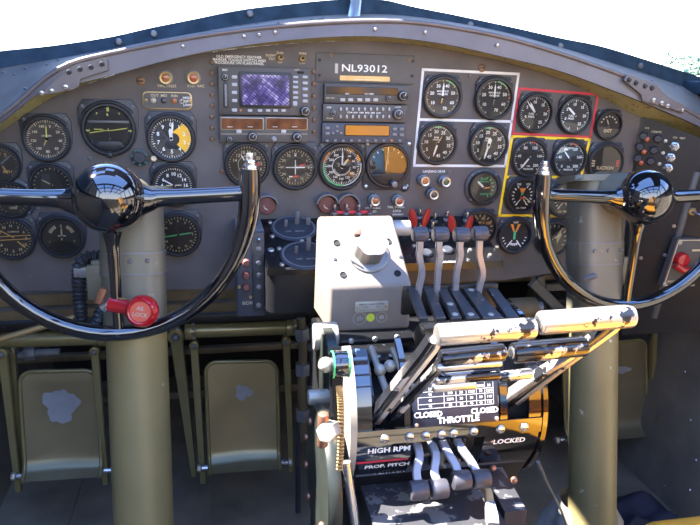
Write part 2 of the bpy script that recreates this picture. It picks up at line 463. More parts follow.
# eyebrow rail along the top of the panel
rt, rb = curve(Rt, -.05), curve(Bt, -.055)
k0, k1 = 9, NC-6
rl = thing('glareshield_rail', 'long grey curved glareshield rail arching over the top of the instrument panel', 'rail', (rt[NC//2]))
mb = MB(); th = Vector((0, .012, 0))
mb.loft([rt, rb, [p+th for p in rb], [p+th+Vector((0, 0, .001)) for p in rt]], 'rail')
part(rl, 'rail_strip', mb)
mb = MB(); mb.tube([p+Vector((0, -.001, .001)) for p in rt], .0038, 'rail', 10); part(rl, 'rolled_edge', mb)
mb = MB(); aa = curve(A, -.001)
rb2 = [p+Vector((0, .012, .001)) for p in rb]; up = Vector((0, .004, .006))
mb.loft([rb2, aa, [p+up for p in aa], [p+up for p in rb2]], 'rail_under'); part(rl, 'underside', mb, label='olive underside of the rail')
def gusset(pts, screws, Y=-.060):
    mb = MB(); poly = [at(x, y, Y) for x, y in pts]; n = len(poly)
    vs = poly+[p+Vector((0, .006, 0)) for p in poly]
    mb.add(vs, [tuple(range(n)), tuple(range(2*n-1, n-1, -1))]+[(i, (i+1) % n, n+(i+1) % n, n+i) for i in range(n)], 'rail')
    g = part(rl, 'gusset_plate', mb)
    for x, y, mt, r in screws:
        m = MB(); screwhead(m, pxm(r, Y, x, y), .004, mt, Matrix.Translation(at(x, y, Y)) @ PR.to_4x4()); part(rl, 'screw', m, g)
gusset([(40, 95), (58, 78), (76, 64), (104, 57), (107, 60), (108, 70), (80, 79), (79, 86), (74, 89), (60, 92)],
       [(69, 72, 'bezel', 2.6), (80, 69, 'bezel', 2.6), (91, 67, 'bezel', 2.6), (102, 64, 'bezel', 2.6), (42, 93, 'screw', 2.9), (52, 91, 'screw', 2.9), (66, 87, 'screw', 3.0)])
gusset([(624, 80), (628, 74), (657, 85), (661, 90), (669, 98), (683, 105), (685, 113), (672, 109), (643, 101), (641, 94)],
       [(629, 80, 'bezel', 2.4), (636, 83, 'bezel', 2.4), (645, 86, 'bezel', 2.4), (652, 88, 'bezel', 2.4), (653, 100, 'screw', 2.5), (661, 103, 'screw', 2.5), (667, 106, 'screw', 2.5), (682, 110, 'screw', 1.8)])
mb = MB()
for x, y in ((244, 36), (259, 34.5), (275, 32), (375, 29), (425, 32), (497, 45), (183, 46)):
    screwhead(mb, pxm(1.7, -.05, x, y), .003, 'screw', Matrix.Translation(at(x, y, -.055)+Vector((0, -.001, 0))) @ PR.to_4x4())
part(rl, 'screw', mb)

# panel board
top = hermite(A, 40)
outline = [at(x, y, 0) for x, y in top if x <= 641]+[at(641, 117, 0), at(628, 196, 0), at(622, 262, 0), at(560, 272, 0), at(505, 280, 0), at(430, 283, 0), at(330, 288, 0), at(250, 289, 0), at(120, 290, 0), at(-40, 292, 0)]
pc = at(300, 170, 0)
pn = thing('instrument_panel', 'dark grey arched instrument panel board holding all the dials', 'panel', Matrix.Translation(pc) @ PR.to_4x4())
mb = MB(); loc = [((p-pc).x, (p-pc).z) for p in outline]
mb.prism(loc, -.008, 0, 'panel', 0)
part(pn, 'board', mb, local=True)
def PL(px, py): p = at(px, py, 0)-pc; return p.x, p.z
for x, y in [(212, yy) for yy in range(62, 144, 11)]+[(314, yy) for yy in range(72, 144, 12)]+[(140.5, 81), (482, 68), (222, 171), (410, 60), (331, 55)]:
    u, v = PL(x, y); r = .0042 if x not in (140.5, 482) else .0075
    mb = MB(); screwhead(mb, r, .003, 'screw_brown', Matrix.Identity(4)); part(pn, 'screw', mb, local=True).location = (u, v, 0)
for x, y in ((90, 158), (30, 190), (39, 209), (28, 213), (82, 256), (192, 246), (330, 150), (449, 172), (470, 76), (618, 113), (84, 232), (305, 186), (612, 184)):
    u, v = PL(x, y); mb = MB(); screwhead(mb, .0036, .0025, 'grey_mid', Matrix.Identity(4)); part(pn, 'screw', mb, local=True).location = (u, v, 0)
for (s, x, y, size, mt) in (('OLD EMERGENCY FEATHER', 239, 57.0, .0062, 'white'), ('MARKER TOGGLE SWITCH AND', 239.5, 60.2, .0062, 'white'), ('PROCEDURE ON FLARE PANEL', 239, 63.2, .0062, 'white'),
        ('RUN', 280, 53, .0055, 'cream'), ('FLIGHT', 271, 55.5, .0055, 'cream'), ('TEST', 272, 59, .0055, 'cream'), ('OFF', 280, 62.5, .005, 'cream'), ('PARK', 303, 53.6, .0055, 'cream'), ('O F F', 302, 63.6, .004, 'cream'),
        ('VAC PRESS', 167, 86, .0065, 'cream'), ('STBY VAC', 196, 86, .0065, 'cream'),
        ('LANDING GEAR', 434, 171.5, .0062, 'white'), ('HYDRAULIC', 373, 208, .0055, 'white'), ('PRESS', 373, 211.5, .0055, 'white'), ('TAIL WHEEL', 396, 207, .0062, 'white'), ('LOCK', 397, 211, .0062, 'white'), ('EMERGENCY', 398, 214.5, .004, 'white')):
    u, v = PL(x, y); mb = MB(); mb.text(s, size, mt, Matrix.Translation((u, v, .0006))); part(pn, 'lettering', mb, local=True)
def border(pts, w, mt, lab):
    mb = MB()
    for (x0, y0), (x1, y1) in pts:
        a = PL(x0, y0); b = PL(x1, y1); d = Vector((b[0]-a[0], b[1]-a[1])).normalized()*w/2
        mb.line(a[0]-d.x, a[1]-d.y, b[0]+d.x, b[1]+d.y, w, mt, .0007)
    part(pn, 'painted_border', mb, local=True, label=lab)
border([((423, 69.5), (518.5, 74)), ((518.5, 74), (505, 166)), ((505, 166), (414, 165.5)), ((414, 165.5), (423, 69.5)), ((419.5, 119.5), (511.5, 121.5))], .0048, 'border_white', 'white painted border lines')
border([((519.5, 88.5), (598, 94.5)), ((598, 94.5), (590, 137)), ((512.5, 133.5), (519.5, 88.5)), ((590, 137), (512.5, 133.5))], .0042, 'redpaint', 'red painted border lines')
border([((512, 136.5), (589.5, 139.5)), ((589.5, 139.5), (572, 216)), ((499, 215.5), (572, 216)), ((499, 215.5), (512, 136.5)), ((506, 177), (581, 177))], .0052, 'yellow', 'yellow painted border lines')

# ------------------------------------------------------------------ cockpit shell
FLOOR = 0.0
mb = MB(); mb.box((0, -.72, -.02), (1.9, 3.2, .04), 'floor_dark'); 
for x in (-.6, -.3, .3): mb.box((x, .2, .003), (.02, .9, .006), 'floor_dark')
struct('floor', mb)
def wall(sign, name):
    mb = MB(); pr = [(.75, 0), (.79, .25), (.83, .55), (.87, .80), (.88, .93)]
    c = [[Vector((sign*x, y, z)) for y in (-2.3, -1.3, -.3, .3, .84)] for x, z in pr]
    c2 = [[p+Vector((sign*.02, 0, 0)) for p in r] for r in c[::-1]]
    mb.loft(c+c2, 'wall_dark')
    if sign > 0:
        for x, y in ((685, 372), (691, 420), (696, 460), (665, 486), (650, 497), (690, 490)):
            for xx in (.73+.03*k for k in range(8)):
                q = at_x(x, y, xx)
                wx = .75+.04*q.z/.25 if q.z < .25 else .79+.04*(q.z-.25)/.3
                if xx >= wx-.03:
                    q = at_x(x, y, wx-.001); mb.ball(q, .004, 'steel', 10); break
    struct(name, mb)
wall(1, 'wall_right'); wall(-1, 'wall_left')
mb = MB(); mb.box((0, .82, .45), (1.9, .04, .9), 'dark'); struct('wall_front', mb)
mb = MB()
lo = [p+Vector((0, .02, -.012)) for p in wf]; far = [Vector((p.x*1.0, .84, p.z-.03)) for p in lo]; dn = Vector((0, 0, -.012))
mb.loft([lo, far, [p+dn for p in far], [p+dn for p in lo]], 'dark'); struct('trim_13', mb, label='unseen dark deck added beyond the windscreen to block light')  # unseen cover added to keep light out from under the panel
# ribs and cross members under the panel
for i, (y0, y1, Y, mt, x0, x1) in enumerate(((291, 303, .03, 'rib_brown', -1.0, .1), (306, 316, .06, 'rib_brown', -1.0, .1), (318, 327, .10, 'black', -1.0, .8), (289, 296, .12, 'rib_brown', .1, .9), (352, 358, .30, 'rib_brown', -1, .8), (395, 402, .40, 'rib_brown', -1, .8))):
    a = at(140, y0, Y); b = at(140, y1, Y); mb = MB()
    mb.box(((x0+x1)/2, Y+.012, (a.z+b.z)/2), (x1-x0, .022, a.z-b.z), mt, .003)
    for k in range(int((x1-x0)/.06)): mb.lathe(SCREW_PROF(.0035, .002), mt, 8, Matrix.Translation((x0+.03+k*.06, Y+.001, (a.z+b.z)/2)) @ PR.to_4x4())
    struct('trim_%d' % (i+4), mb)
# ------------------------------------------------------------------ dials
def dial_marks(mb, spec, r, z):
    for e in spec:
        k = e[0]
        if k == 't':
            _, a0, a1, n, r0, r1, w, mt = e
            for i in range(n+1):
                a = rad(a0+(a1-a0)*i/n); s, c = math.sin(a), math.cos(a)
                mb.line(r*r0*s, r*r0*c, r*r1*s, r*r1*c, r*w, mt, z)
        elif k == 'n':
            _, names, a0, a1, rr, size, mt = e
            for i, t in enumerate(names):
                a = rad(a0+(a1-a0)*i/max(len(names)-1, 1)); mb.text(t, r*size, mt, Matrix.Translation((r*rr*math.sin(a), r*rr*math.cos(a), z)), bold=.02)
        elif k == 'x': _, t, x, y, size, mt = e; mb.text(t, r*size, mt, Matrix.Translation((r*x, r*y, z)), bold=.02)
        elif k == 'a': _, a0, a1, r0, r1, mt = e; mb.arc(a0, a1, r*r0, r*r1, mt, z-.0001)
        elif k == 'l': _, x0, y0, x1, y1, w, mt = e; mb.line(r*x0, r*y0, r*x1, r*y1, r*w, mt, z+.0001)
        elif k == 'd': _, x, y, q, mt = e; mb.disc(r*x, r*y, r*q, mt, z)
        elif k == 'p': _, pts, mt = e; mb.poly([(r*x, r*y) for x, y in pts], mt, z-.0002)
def hood_poly(w, h):
    pts = [(w, .25), (w, h*.70), (w*.80, h), (-w*.80, h), (-w, h*.70), (-w, .25)]
    for i in range(1, 20):
        a = math.pi+math.pi*i/20; pts.append((1.22*math.cos(a), 1.22*math.sin(a)+.0))
    return pts
def gauge(px, py, rp, label, spec, needles=(), name='gauge', cat='gauge', dial='dial', plate='hood', group=None, w=1.24, h=1.30, glass_tilt=(0, 0), glass=True, extra=None, screws=True, offset=.004, lens='gauge_glass'):
    if px > 415: w, h = min(w, 1.12), min(h, 1.20)
    M = pframe(px, py)
    p0 = at(px, py, 0); r = rp*math.sqrt((at(px+1, py, 0)-p0).length*(at(px, py+1, 0)-p0).length)
    t = thing(name, label, cat, M, group)
    mb = MB(); zt = offset+.0005
    if plate == 'hood':
        mb.prism([(x*r, y*r) for x, y in hood_poly(w, h)], .0004, zt, 'bezel', .0012)
        mb.tube([(1.26*r*math.sin(rad(a)), 1.20*r*math.cos(rad(a))-.02*r, zt) for a in range(-58, 59, 8)], r*.09, 'bezel_dark', 10)
        if screws:
            for sx, sy in ((-w*.82, h*.76), (w*.82, h*.76)): screwhead(mb, r*.085, .0015, 'grey_mid', Matrix.Translation((sx*r, sy*r, zt)))
    elif plate == 'round': mb.lathe([(1.42*r, .0004), (1.42*r, zt-.001), (1.36*r, zt), (0, zt)], 'bezel', 48); \
        [screwhead(mb, r*.1, .0012, 'grey_mid', Matrix.Translation((1.28*r*math.cos(rad(a)), 1.28*r*math.sin(rad(a)), zt))) for a in (45, 135, 225, 315)]
    elif plate == 'square':
        mb.prism([(x*r, y*r) for x, y in rrect(2.55, 2.55, .25)], .0004, zt, 'bezel', .001)
        [screwhead(mb, r*.1, .0015, 'screw', Matrix.Translation((x*1.1*r, y*1.1*r, zt))) for x in (-1, 1) for y in (-1, 1)]
    elif plate == 'disc': mb.lathe([(1.22*r, .0004), (1.22*r, zt-.001), (1.18*r, zt), (0, zt)], 'bezel_dark', 48)
    part(t, 'mounting_plate', mb, local=True)
    z0 = zt
    mb = MB(); mb.lathe([(1.17*r, z0-.001), (1.17*r, z0+.0045), (1.12*r, z0+.0065), (1.03*r, z0+.0065), (.985*r, z0+.004), (.985*r, z0)], 'bezel_dark', 48)
    part(t, 'bezel', mb, local=True)
    mb = MB(); mb.disc(0, 0, 1.0*r, dial, z0+.0006, 48); dial_marks(mb, spec, r, z0+.0010)
    part(t, 'dial', mb, local=True)
    for nd in needles:
        a, ln, tail, wd, mt = nd[:5]
        mb = MB(); a = rad(a); R = Matrix.Rotation(-a, 4, 'Z'); ww = wd*r/2
        mb.prism([(-ww*.8, -tail*r), (ww*.8, -tail*r), (ww, 0), (ww, ln*r*.75), (0, ln*r), (-ww, ln*r*.75), (-ww, 0)], z0+.0016, z0+.0022, mt, 0, R)
        mb.cyl((0, 0, z0+.0012), (0, 0, z0+.0030), r*.07, 'bezel_dark', seg=14)
        part(t, 'needle', mb, local=True)
    if extra: extra(t, r, z0)
    if glass:
        mb = MB(); Rg = Matrix.Translation((0, 0, z0+.0042)) @ Matrix.Rotation(rad(glass_tilt[0]), 4, 'X') @ Matrix.Rotation(rad(glass_tilt[1]), 4, 'Y')
        mb.disc(0, 0, r*.99, lens, 0, 40, Rg); part(t, 'glass', mb, local=True)
    return t

# --- pilot's side
gauge(1.5, 164, 17, 'half visible gauge with gold figures at the far left edge of the panel', [('t', -140, 140, 28, .86, .96, .02, 'cream'), ('n', ['3', '4', '5'], -30, 30, .66, .3, 'gold'), ('x', 'MPH', .35, -.45, .26, 'gold'), ('l', .1, -.1, .35, -.55, .09, 'gold')], [(48, .9, .2, .1, 'grey_mid')])
gauge(47.5, 138.5, 20, 'large round compass gauge under left end of the rail, pale needle pointing up', [('t', 0, 360, 50, .86, .97, .025, 'cream'), ('t', 0, 360, 10, .80, .97, .04, 'cream'), ('n', ['0', '20', '40', '60', '80', '100', '120', '140', '160'], 18, 342, .66, .19, 'cream'), ('x', 'DEGREES', 0, .15, .12, 'cream')], [(205, .42, 0, .07, 'brass'), (2, .72, .12, .06, 'lume')], dial='dial_brown')
def horizon(t, r, z):
    mb = MB(); mb.box((0, .33*r, z+.0028), (1.75*r, .11*r, .0016), 'grey_mid', .0004); part(t, 'horizon_bar', mb, local=True)
    mb = MB()
    for a, b in (((-.82, -.16), (-.15, -.05)), ((-.62, .0), (-.28, .0)), ((-.28, 0), (-.2, -.07)), ((.08, -.05), (.78, .06)), ((-.15, -.05), (.08, -.05)), ((-.02, -.05), (-.02, .04))): mb.line(a[0]*r, a[1]*r, b[0]*r, b[1]*r, .045*r, 'lume', z+.0036)
    part(t, 'aircraft_symbol', mb, local=True, label='yellow green aircraft symbol')
    mb = MB(); mb.prism([(-.62*r, -.75*r), (-.45*r, -.52*r), (.45*r, -.52*r), (.62*r, -.75*r), (.3*r, -.93*r), (-.3*r, -.93*r)], z+.0010, z+.003, 'bezel', .0006)
    mb.box((0, -.33*r, z+.002), (.05*r, .36*r, .0012), 'bezel'); part(t, 'mask', mb, local=True)
    mb = MB(); mb.cyl((0, -1.12*r, z), (0, -1.12*r, z+.016), .13*r, 'bezel_dark', bev=.001); part(t, 'caging_knob', mb, local=True)
gauge(109.5, 129, 23, 'attitude indicator with pale horizon bar and yellow green aircraft symbol', [('l', 0, .78, 0, .95, .11, 'lume'), ('l', -.02, .58, -.04, .70, .07, 'lume'), ('l', -.45, .73, -.5, .66, .05, 'lume'), ('l', .45, .73, .5, .66, .05, 'lume'), ('l', -.98, -.06, -.82, -.06, .06, 'lume'), ('l', .82, -.06, .97, -.06, .06, 'lume'), ('a', -180, 180, .80, .82, 'bezel'), ('d', 0, -.42, .04, 'lume')], (), name='attitude_indicator', w=1.28, h=1.30, extra=horizon)
gauge(171.5, 138, 20.5, 'altimeter with a yellow reflection painted over its right side', [('p', [(0, .25), (.60, .72), (.80, .50), (.93, .2), (.95, -.1), (.86, -.40), (.66, -.70), (.25, -.30), (.36, -.2), (.40, -.05), (.36, .1), (.28, .2), (.15, .26)], 'yellow_dial'), ('t', 0, 360, 50, .88, .97, .022, 'white'), ('t', 0, 360, 10, .82, .97, .035, 'white'), ('n', ['0', '1', '2', '3', '4', '5', '6', '7', '8', '9'], 0, 324, .66, .27, 'white')], [(8, .85, .1, .09, 'white'), (-5, .5, .1, .16, 'white')], name='altimeter')  # yellow polygon paints in a reflection on the glass
gauge(52, 184, 18, 'dark gauge behind the left spoke of the left wheel', [('t', -120, 120, 16, .85, .95, .03, 'cream'), ('p', [(-.6, -.3), (-.05, -.3), (-.05, .6), (-.45, .6)], 'bezel')], [(-60, .6, .1, .06, 'cream')])  # grey quad is a glass reflection painted on the dial
gauge(174, 185, 18.5, 'gauge with white figures peeping over the column beside the wheel hub', [('t', -150, 150, 40, .86, .96, .025, 'white'), ('n', ['4', '6', '8', '10', '12', '14', '16'], -90, 90, .62, .26, 'white'), ('l', -.4, .0, .4, .02, .06, 'cream')], [(-60, .7, .1, .06, 'white')])
gauge(13, 199, 16, 'small gauge just below the left spoke at the edge of the panel', [('t', -150, 150, 20, .84, .95, .03, 'cream'), ('x', '1000', 0, -.55, .25, 'cream')], [(150, .6, .1, .06, 'cream')], plate='round')
gauge(13, 238, 19, 'radio compass dial with parallel cream lines and figures at lower left of panel', [('t', 0, 360, 36, .86, .96, .025, 'cream'), ('n', ['N', '3', '6', 'E', '12', '15', 'S', '21', '24', 'W', '30', '33'], 0, 330, .70, .2, 'cream'), ('l', -.9, .12, .92, .18, .05, 'gold'), ('l', -.9, -.08, .9, -.02, .05, 'gold'), ('l', -.7, .55, .1, .06, .06, 'gold'), ('l', .25, -.15, .6, -.5, .07, 'gold'), ('x', 'COMPASS', .1, .38, .13, 'cream')], [])
def slipmask(t, r, z):
    mb = MB(); mb.prism([(-.75*r, -.60*r), (-.4*r, -.30*r), (.1*r, -.22*r), (.4*r, -.30*r), (.75*r, -.60*r), (.3*r, -.85*r), (-.3*r, -.85*r)], z+.0009, z+.002, 'dark'); part(t, 'mask', mb, local=True)
gauge(62.5, 236, 19, 'ammeter style dial with a small cream cross needle, left of the left control column', [('t', -65, -30, 4, .52, .70, .07, 'cream'), ('t', 30, 65, 4, .52, .70, .07, 'cream'), ('x', '0', 0, .58, .22, 'cream'), ('l', -.2, .05, .22, .05, .07, 'cream'), ('x', 'L', -.62, -.25, .16, 'gold'), ('x', 'R', .62, -.25, .16, 'gold')], [(2, .52, .18, .07, 'cream')], extra=slipmask)
gauge(178.5, 234, 19, 'round dial with a long green needle lying across it, right of the left control column', [('t', 0, 360, 36, .84, .95, .03, 'cream'), ('n', ['0', '3', '6', '9', '12', '15', '18', '21', '24', '27', '30', '33'], 0, 330, .72, .15, 'cream')], [(82, .78, .78, .07, 'greenmark')])
# --- centre row
gauge(247, 164.5, 19, 'gauge with a red dot partly hidden behind the wheel horn', [('t', 0, 360, 40, .88, .97, .025, 'cream'), ('n', ['14', '12', '10', '16', '18', '20', '22', '24'], -70, 110, .68, .24, 'cream'), ('d', .58, .02, .10, 'redmark'), ('a', -160, 160, .46, .49, 'cream')], [(-30, .7, .1, .06, 'white')], dial='dial_brown')
gauge(295, 167, 19, 'course deviation dial with a thin white cross in its middle', [('t', 0, 360, 36, .80, .90, .03, 'cream'), ('n', ['N', '3', '6', 'E', '12', '15', 'S', '21', '24', 'W', '30', '33'], 0, 330, .70, .19, 'cream'), ('l', -.5, 0, .5, 0, .05, 'white'), ('l', 0, -.38, 0, .38, .05, 'white'), ('a', -180, 180, .56, .575, 'grey_mid'), ('l', .25, .1, .52, .16, .08, 'redmark'), ('l', -.12, -.48, .14, -.46, .09, 'redmark'), ('l', -.32, -.48, -.14, -.48, .06, 'white'), ('p', [(-.06, .58), (.06, .58), (0, .70)], 'white')], [], name='course_indicator', dial='dial_brown')
gauge(341.5, 166, 20, 'airspeed dial ringed by green, orange and white arcs', [('a', 175, 280, .90, .99, 'greenmark'), ('a', 280, 318, .90, .99, 'orange'), ('a', 52, 72, .90, .99, 'orange'), ('a', 80, 175, .93, .99, 'white'), ('t', 0, 360, 60, .80, .90, .022, 'white'), ('t', 0, 360, 12, .74, .90, .04, 'white'), ('n', ['40', '60', '80', '100', '120', '140', '160', '180', '200', '250', '300'], 36, 330, .62, .16, 'white'), ('a', 190, 370, .47, .50, 'white'), ('t', 100, 250, 16, .38, .46, .03, 'white')], [(1, .8, .12, .07, 'white'), (40, .5, .1, .1, 'cream')], name='airspeed_indicator')
def flatmask(t, r, z):
    pts = [(r*math.cos(rad(a)), r*math.sin(rad(a))) for a in range(205, 336, 10)]
    mb = MB(); mb.prism(pts, z+.0008, z+.0052, 'bezel_dark', .0006); part(t, 'mask', mb, local=True)
    mb = MB(); mb.cyl((.30*r, -.92*r, z+.004), (.30*r, -.92*r, z+.018), .16*r, 'grey_mid', bev=.001); part(t, 'knob', mb, local=True)
gauge(387, 165, 19, 'flat bottomed clear dial with four bright corner screws, beside the radio stack', [('t', -60, 60, 6, .80, .92, .04, 'white'), ('l', -.1, -.3, .0, .8, .05, 'cream')], [(-4, .7, 0, .1, 'grey_mid')], name='turn_indicator', plate='square', extra=flatmask, lens='clear_lens')
# --- white box
mp = [('t', -150, 150, 60, .90, .97, .022, 'cream'), ('t', -150, 150, 12, .84, .97, .04, 'cream'), ('n', ['10', '20', '30', '40', '50', '60', '70'], -120, 165, .66, .25, 'white'), ('x', 'MANIFOLD', 0, .32, .14, 'white'), ('x', 'PRESSURE', 0, .16, .14, 'white'), ('a', 10, 45, .90, .99, 'greenmark'), ('a', 45, 52, .9, .99, 'gold')]
rp_ = [('t', -150, 150, 50, .90, .98, .022, 'white'), ('t', -150, 150, 10, .84, .98, .04, 'white'), ('n', ['5', '10', '15', '20', '25', '30', '35', '40', '45'], -118, 172, .68, .25, 'white'), ('x', 'RPM', -.08, .34, .15, 'white'), ('x', 'HUNDREDS', -.05, .22, .09, 'white'), ('a', -15, 12, .90, .99, 'greenmark'), ('a', 16, 24, .90, .99, 'redmark')]
gw = 'engine gauges inside the white border'
gauge(441.5, 97, 17.3, 'manifold pressure gauge upper left within the white border, brown reflection painted into its face', mp, [(2, .80, .1, .09, 'white'), (190, .38, 0, .07, 'brass')], dial='dial_brown', group=gw, glass_tilt=(0, 1.5))  # brown face colour stands in for a reflection in the glass
gauge(493, 98.5, 17.3, 'manifold pressure gauge upper right within the white border, black face', mp+[('l', .85, .05, .97, .03, .06, 'redmark')], [(0, .80, .1, .08, 'white'), (185, .4, 0, .06, 'grey_mid')], group=gw)
gauge(436.5, 143.5, 17.3, 'tachometer lower left within the white border, brown reflection painted into its face', rp_, [(197, .75, .1, .10, 'white'), (30, .55, .1, .06, 'brass')], dial='dial_brown', group=gw, glass_tilt=(0, 1.5))  # brown face colour stands in for a glass reflection here too
gauge(487.5, 144.5, 17.3, 'tachometer lower right within the white border, black face and thick white needle', rp_, [(195, .85, .1, .10, 'white'), (10, .4, .2, .2, 'white')], group=gw)
# --- red box, yellow box and neighbours
fp = [('t', -160, 160, 40, .88, .97, .022, 'white'), ('t', -160, 160, 8, .80, .97, .045, 'white'), ('n', ['0', '5', '10', '15', '20', '25'], -110, 145, .66, .24, 'white'), ('x', 'FUEL', -.25, -.05, .17, 'white'), ('x', 'PRESS', -.25, -.22, .17, 'white')]
gr = 'fuel gauges inside the red border'
gauge(534, 113, 15.8, 'gauge with two white needles at left within the red border', fp+[('l', .82, .16, .96, .2, .06, 'redmark')], [(-42, .85, .1, .10, 'white'), (-32, .78, .1, .08, 'white')], group=gr)
gauge(573.5, 115, 15.2, 'gauge with one short needle at right within the red border', fp, [(-48, .75, .1, .12, 'white')], group=gr)
gy = 'oil gauges inside the yellow border'
op_ = [('t', -140, 140, 40, .90, .97, .022, 'white'), ('t', -140, 140, 10, .84, .97, .04, 'white'), ('n', ['0', '40', '80', '120', '160', '200'], -135, 135, .66, .24, 'white'), ('x', 'OIL', 0, -.5, .15, 'white'), ('x', 'PRESSURE', 0, -.68, .15, 'white'), ('a', 5, 25, .9, .99, 'redmark')]
gauge(528, 157.5, 15.8, 'oil pressure gauge upper left within the yellow border, needle pointing down left', op_, [(218, .85, .1, .10, 'white')], group=gy)
gauge(568, 158.5, 15.2, 'oil pressure gauge upper right within the yellow border, behind the right wheel horn', op_, [(-40, .7, .1, .08, 'white')], group=gy, glass_tilt=(-9, 0), lens='clear_lens')
xt = [('t', -150, -30, 6, .55, .70, .07, 'white'), ('t', 30, 150, 6, .55, .70, .07, 'white'), ('p', [(-.22, .46), (.22, .46), (.05, .1), (-.05, .1)], 'orange'), ('p', [(-.08, .2), (.08, .2), (.08, -.06), (-.08, -.06)], 'greenmark'), ('l', -.12, -.16, .12, -.16, .12, 'redmark'), ('l', -.42, -.62, -.1, -.25, .06, 'white'), ('l', .42, -.62, .1, -.25, .06, 'white'), ('x', '100', -.3, .7, .2, 'white'), ('x', '150', .32, .7, .2, 'white'), ('x', 'OIL TEMP', 0, -.8, .16, 'white')]
gauge(521, 195, 15.2, 'oil temperature gauge with orange and green marks, lower left in the yellow border', xt, [(125, .8, .1, .08, 'cream')], group=gy)
gauge(563, 199, 14.5, 'oil temperature gauge lower right in the yellow border, mostly behind the right wheel horn', xt, [(140, .8, .1, .1, 'cream')], group=gy)
gauge(513.5, 235, 14.8, 'dial with crossed orange, green and white marks just below the yellow border', [('p', [(-.35, .75), (-.15, .75), (-.02, .25), (-.12, .25)], 'orange'), ('p', [(.35, .75), (.15, .75), (.02, .25), (.12, .25)], 'orange'), ('p', [(-.08, .3), (.08, .3), (.06, -.25), (-.08, -.25)], 'greenmark'), ('t', 150, 210, 5, .5, .66, .09, 'white'), ('l', -.5, -.75, -.15, -.3, .07, 'white'), ('l', .5, -.75, .15, -.3, .07, 'white'), ('t', -100, -130, 2, .72, .85, .06, 'white'), ('t', 100, 130, 2, .72, .85, .06, 'white'), ('x', 'TEMP', 0, .85, .16, 'white')], [])
gauge(552, 238, 14.8, 'dark dial below the yellow border, partly behind the right wheel rim', [('t', -120, 120, 12, .74, .90, .05, 'white'), ('p', [(.2, .1), (.45, .6), (.55, .2), (.3, -.35)], 'cream'), ('x', 'A', -.3, -.6, .4, 'cream')], [(60, .6, .1, .06, 'white')])
gauge(478, 228, 15.5, 'dial with gold figures hidden behind the red switch guards', [('t', -120, 120, 12, .74, .90, .05, 'cream'), ('n', ['40', '60', '80', '100'], -60, 60, .66, .24, 'gold'), ('x', 'TEMP C', 0, .36, .2, 'gold')], [(-60, .6, .1, .06, 'cream')])
gauge(482.5, 187, 13.2, 'flap position dial in a wide round flange, under the white border', [('x', 'FLAP', 0, .62, .24, 'greenmark'), ('x', 'POSITION', 0, .42, .17, 'greenmark'), ('t', 20, 150, 6, .66, .82, .07, 'greenmark'), ('x', 'DOWN', .1, -.5, .2, 'greenmark'), ('l', .1, -.05, .5, .0, .1, 'orange')], [(-48, .72, .1, .14, 'white')], plate='round', dial='dial_brown')  # brown of the face is a painted-in glass reflection
gauge(607, 125, 12, 'small black exit temperature dial right of the red border', [('t', -70, 70, 6, .62, .74, .12, 'cream'), ('x', 'EXIT', 0, -.45, .34, 'cream')], [(-25, .5, .1, .08, 'cream')])
gauge(604, 163, 16, 'dark dial with cream lettering right of the yellow border', [('x', 'SUCTION', 0, -.28, .26, 'cream'), ('x', 'INCHES HG', 0, -.62, .2, 'cream'), ('t', -80, -100, 2, .7, .9, .08, 'cream'), ('t', 80, 100, 2, .7, .9, .08, 'redmark')], [])

# ------------------------------------------------------------------ lamps, knobs, small fittings on the board
def lamp(px, py, rp, lens, label, cat='indicator lamp', group=None, collar='grey_mid', ring='brass', L=.022, name='indicator_lamp'):
    M = pframe(px, py); r = pxm(rp, 0, px, py)
    # long bodies look shifted from here: stand the body on the board where its face reaches this spot
    M = Matrix.Translation(at(px, py, -L)+Vector((0, L, 0))) @ PR.to_4x4()
    t = thing(name, label, cat, M, group)
    mb = MB(); mb.lathe([(1.15*r, .0004), (1.15*r, L*.5), (.95*r, L*.55), (.95*r, L), (0, L)], collar, 28)
    for k in range(10):
        a = rad(36*k); mb.box((1.13*r*math.cos(a), 1.13*r*math.sin(a), L*.25), (.16*r, .16*r, L*.46), collar)
    part(t, 'collar', mb, local=True)
    mb = MB(); mb.lathe([(1.0*r, L*.8), (1.02*r, L+.001), (.92*r, L+.002), (.66*r, L+.0015), (.66*r, L)], ring, 28); part(t, 'ring', mb, local=True)
    mb = MB(); mb.lathe([(.66*r, L), (.62*r, L+.0007), (.4*r, L+.0015), (0, L+.0018)], lens, 24); part(t, 'lens', mb, local=True)
    return t
lamp(165.5, 78, 6.2, 'amber_lamp', 'amber warning lamp over lettering, nearer the left of the upper pair', L=.006, group='upper warning lamps')
lamp(193.5, 78, 6.2, 'red_lamp', 'orange red warning lamp, right one of the upper pair beside the screen', L=.006, group='upper warning lamps')
lamp(375.5, 201, 4.9, 'amber_lamp', 'amber lamp above HYDRAULIC PRESS lettering', ring='screw')
lamp(399.5, 201.5, 4.9, 'red_lamp', 'red lamp above TAIL WHEEL LOCK lettering', ring='screw')
gl = 'landing gear lamps'
lamp(425.2, 181.3, 4.8, 'amber_lamp', 'landing gear lamp with dull red lens, upper left of the three', group=gl, ring='screw')
lamp(446.2, 182, 4.8, 'green_lamp', 'landing gear lamp with dark amber green lens, upper right of the three', group=gl, ring='screw')
lamp(434, 194.8, 4.8, 'dark_lamp', 'landing gear lamp with black lens, lowest of the three', group=gl, ring='screw')
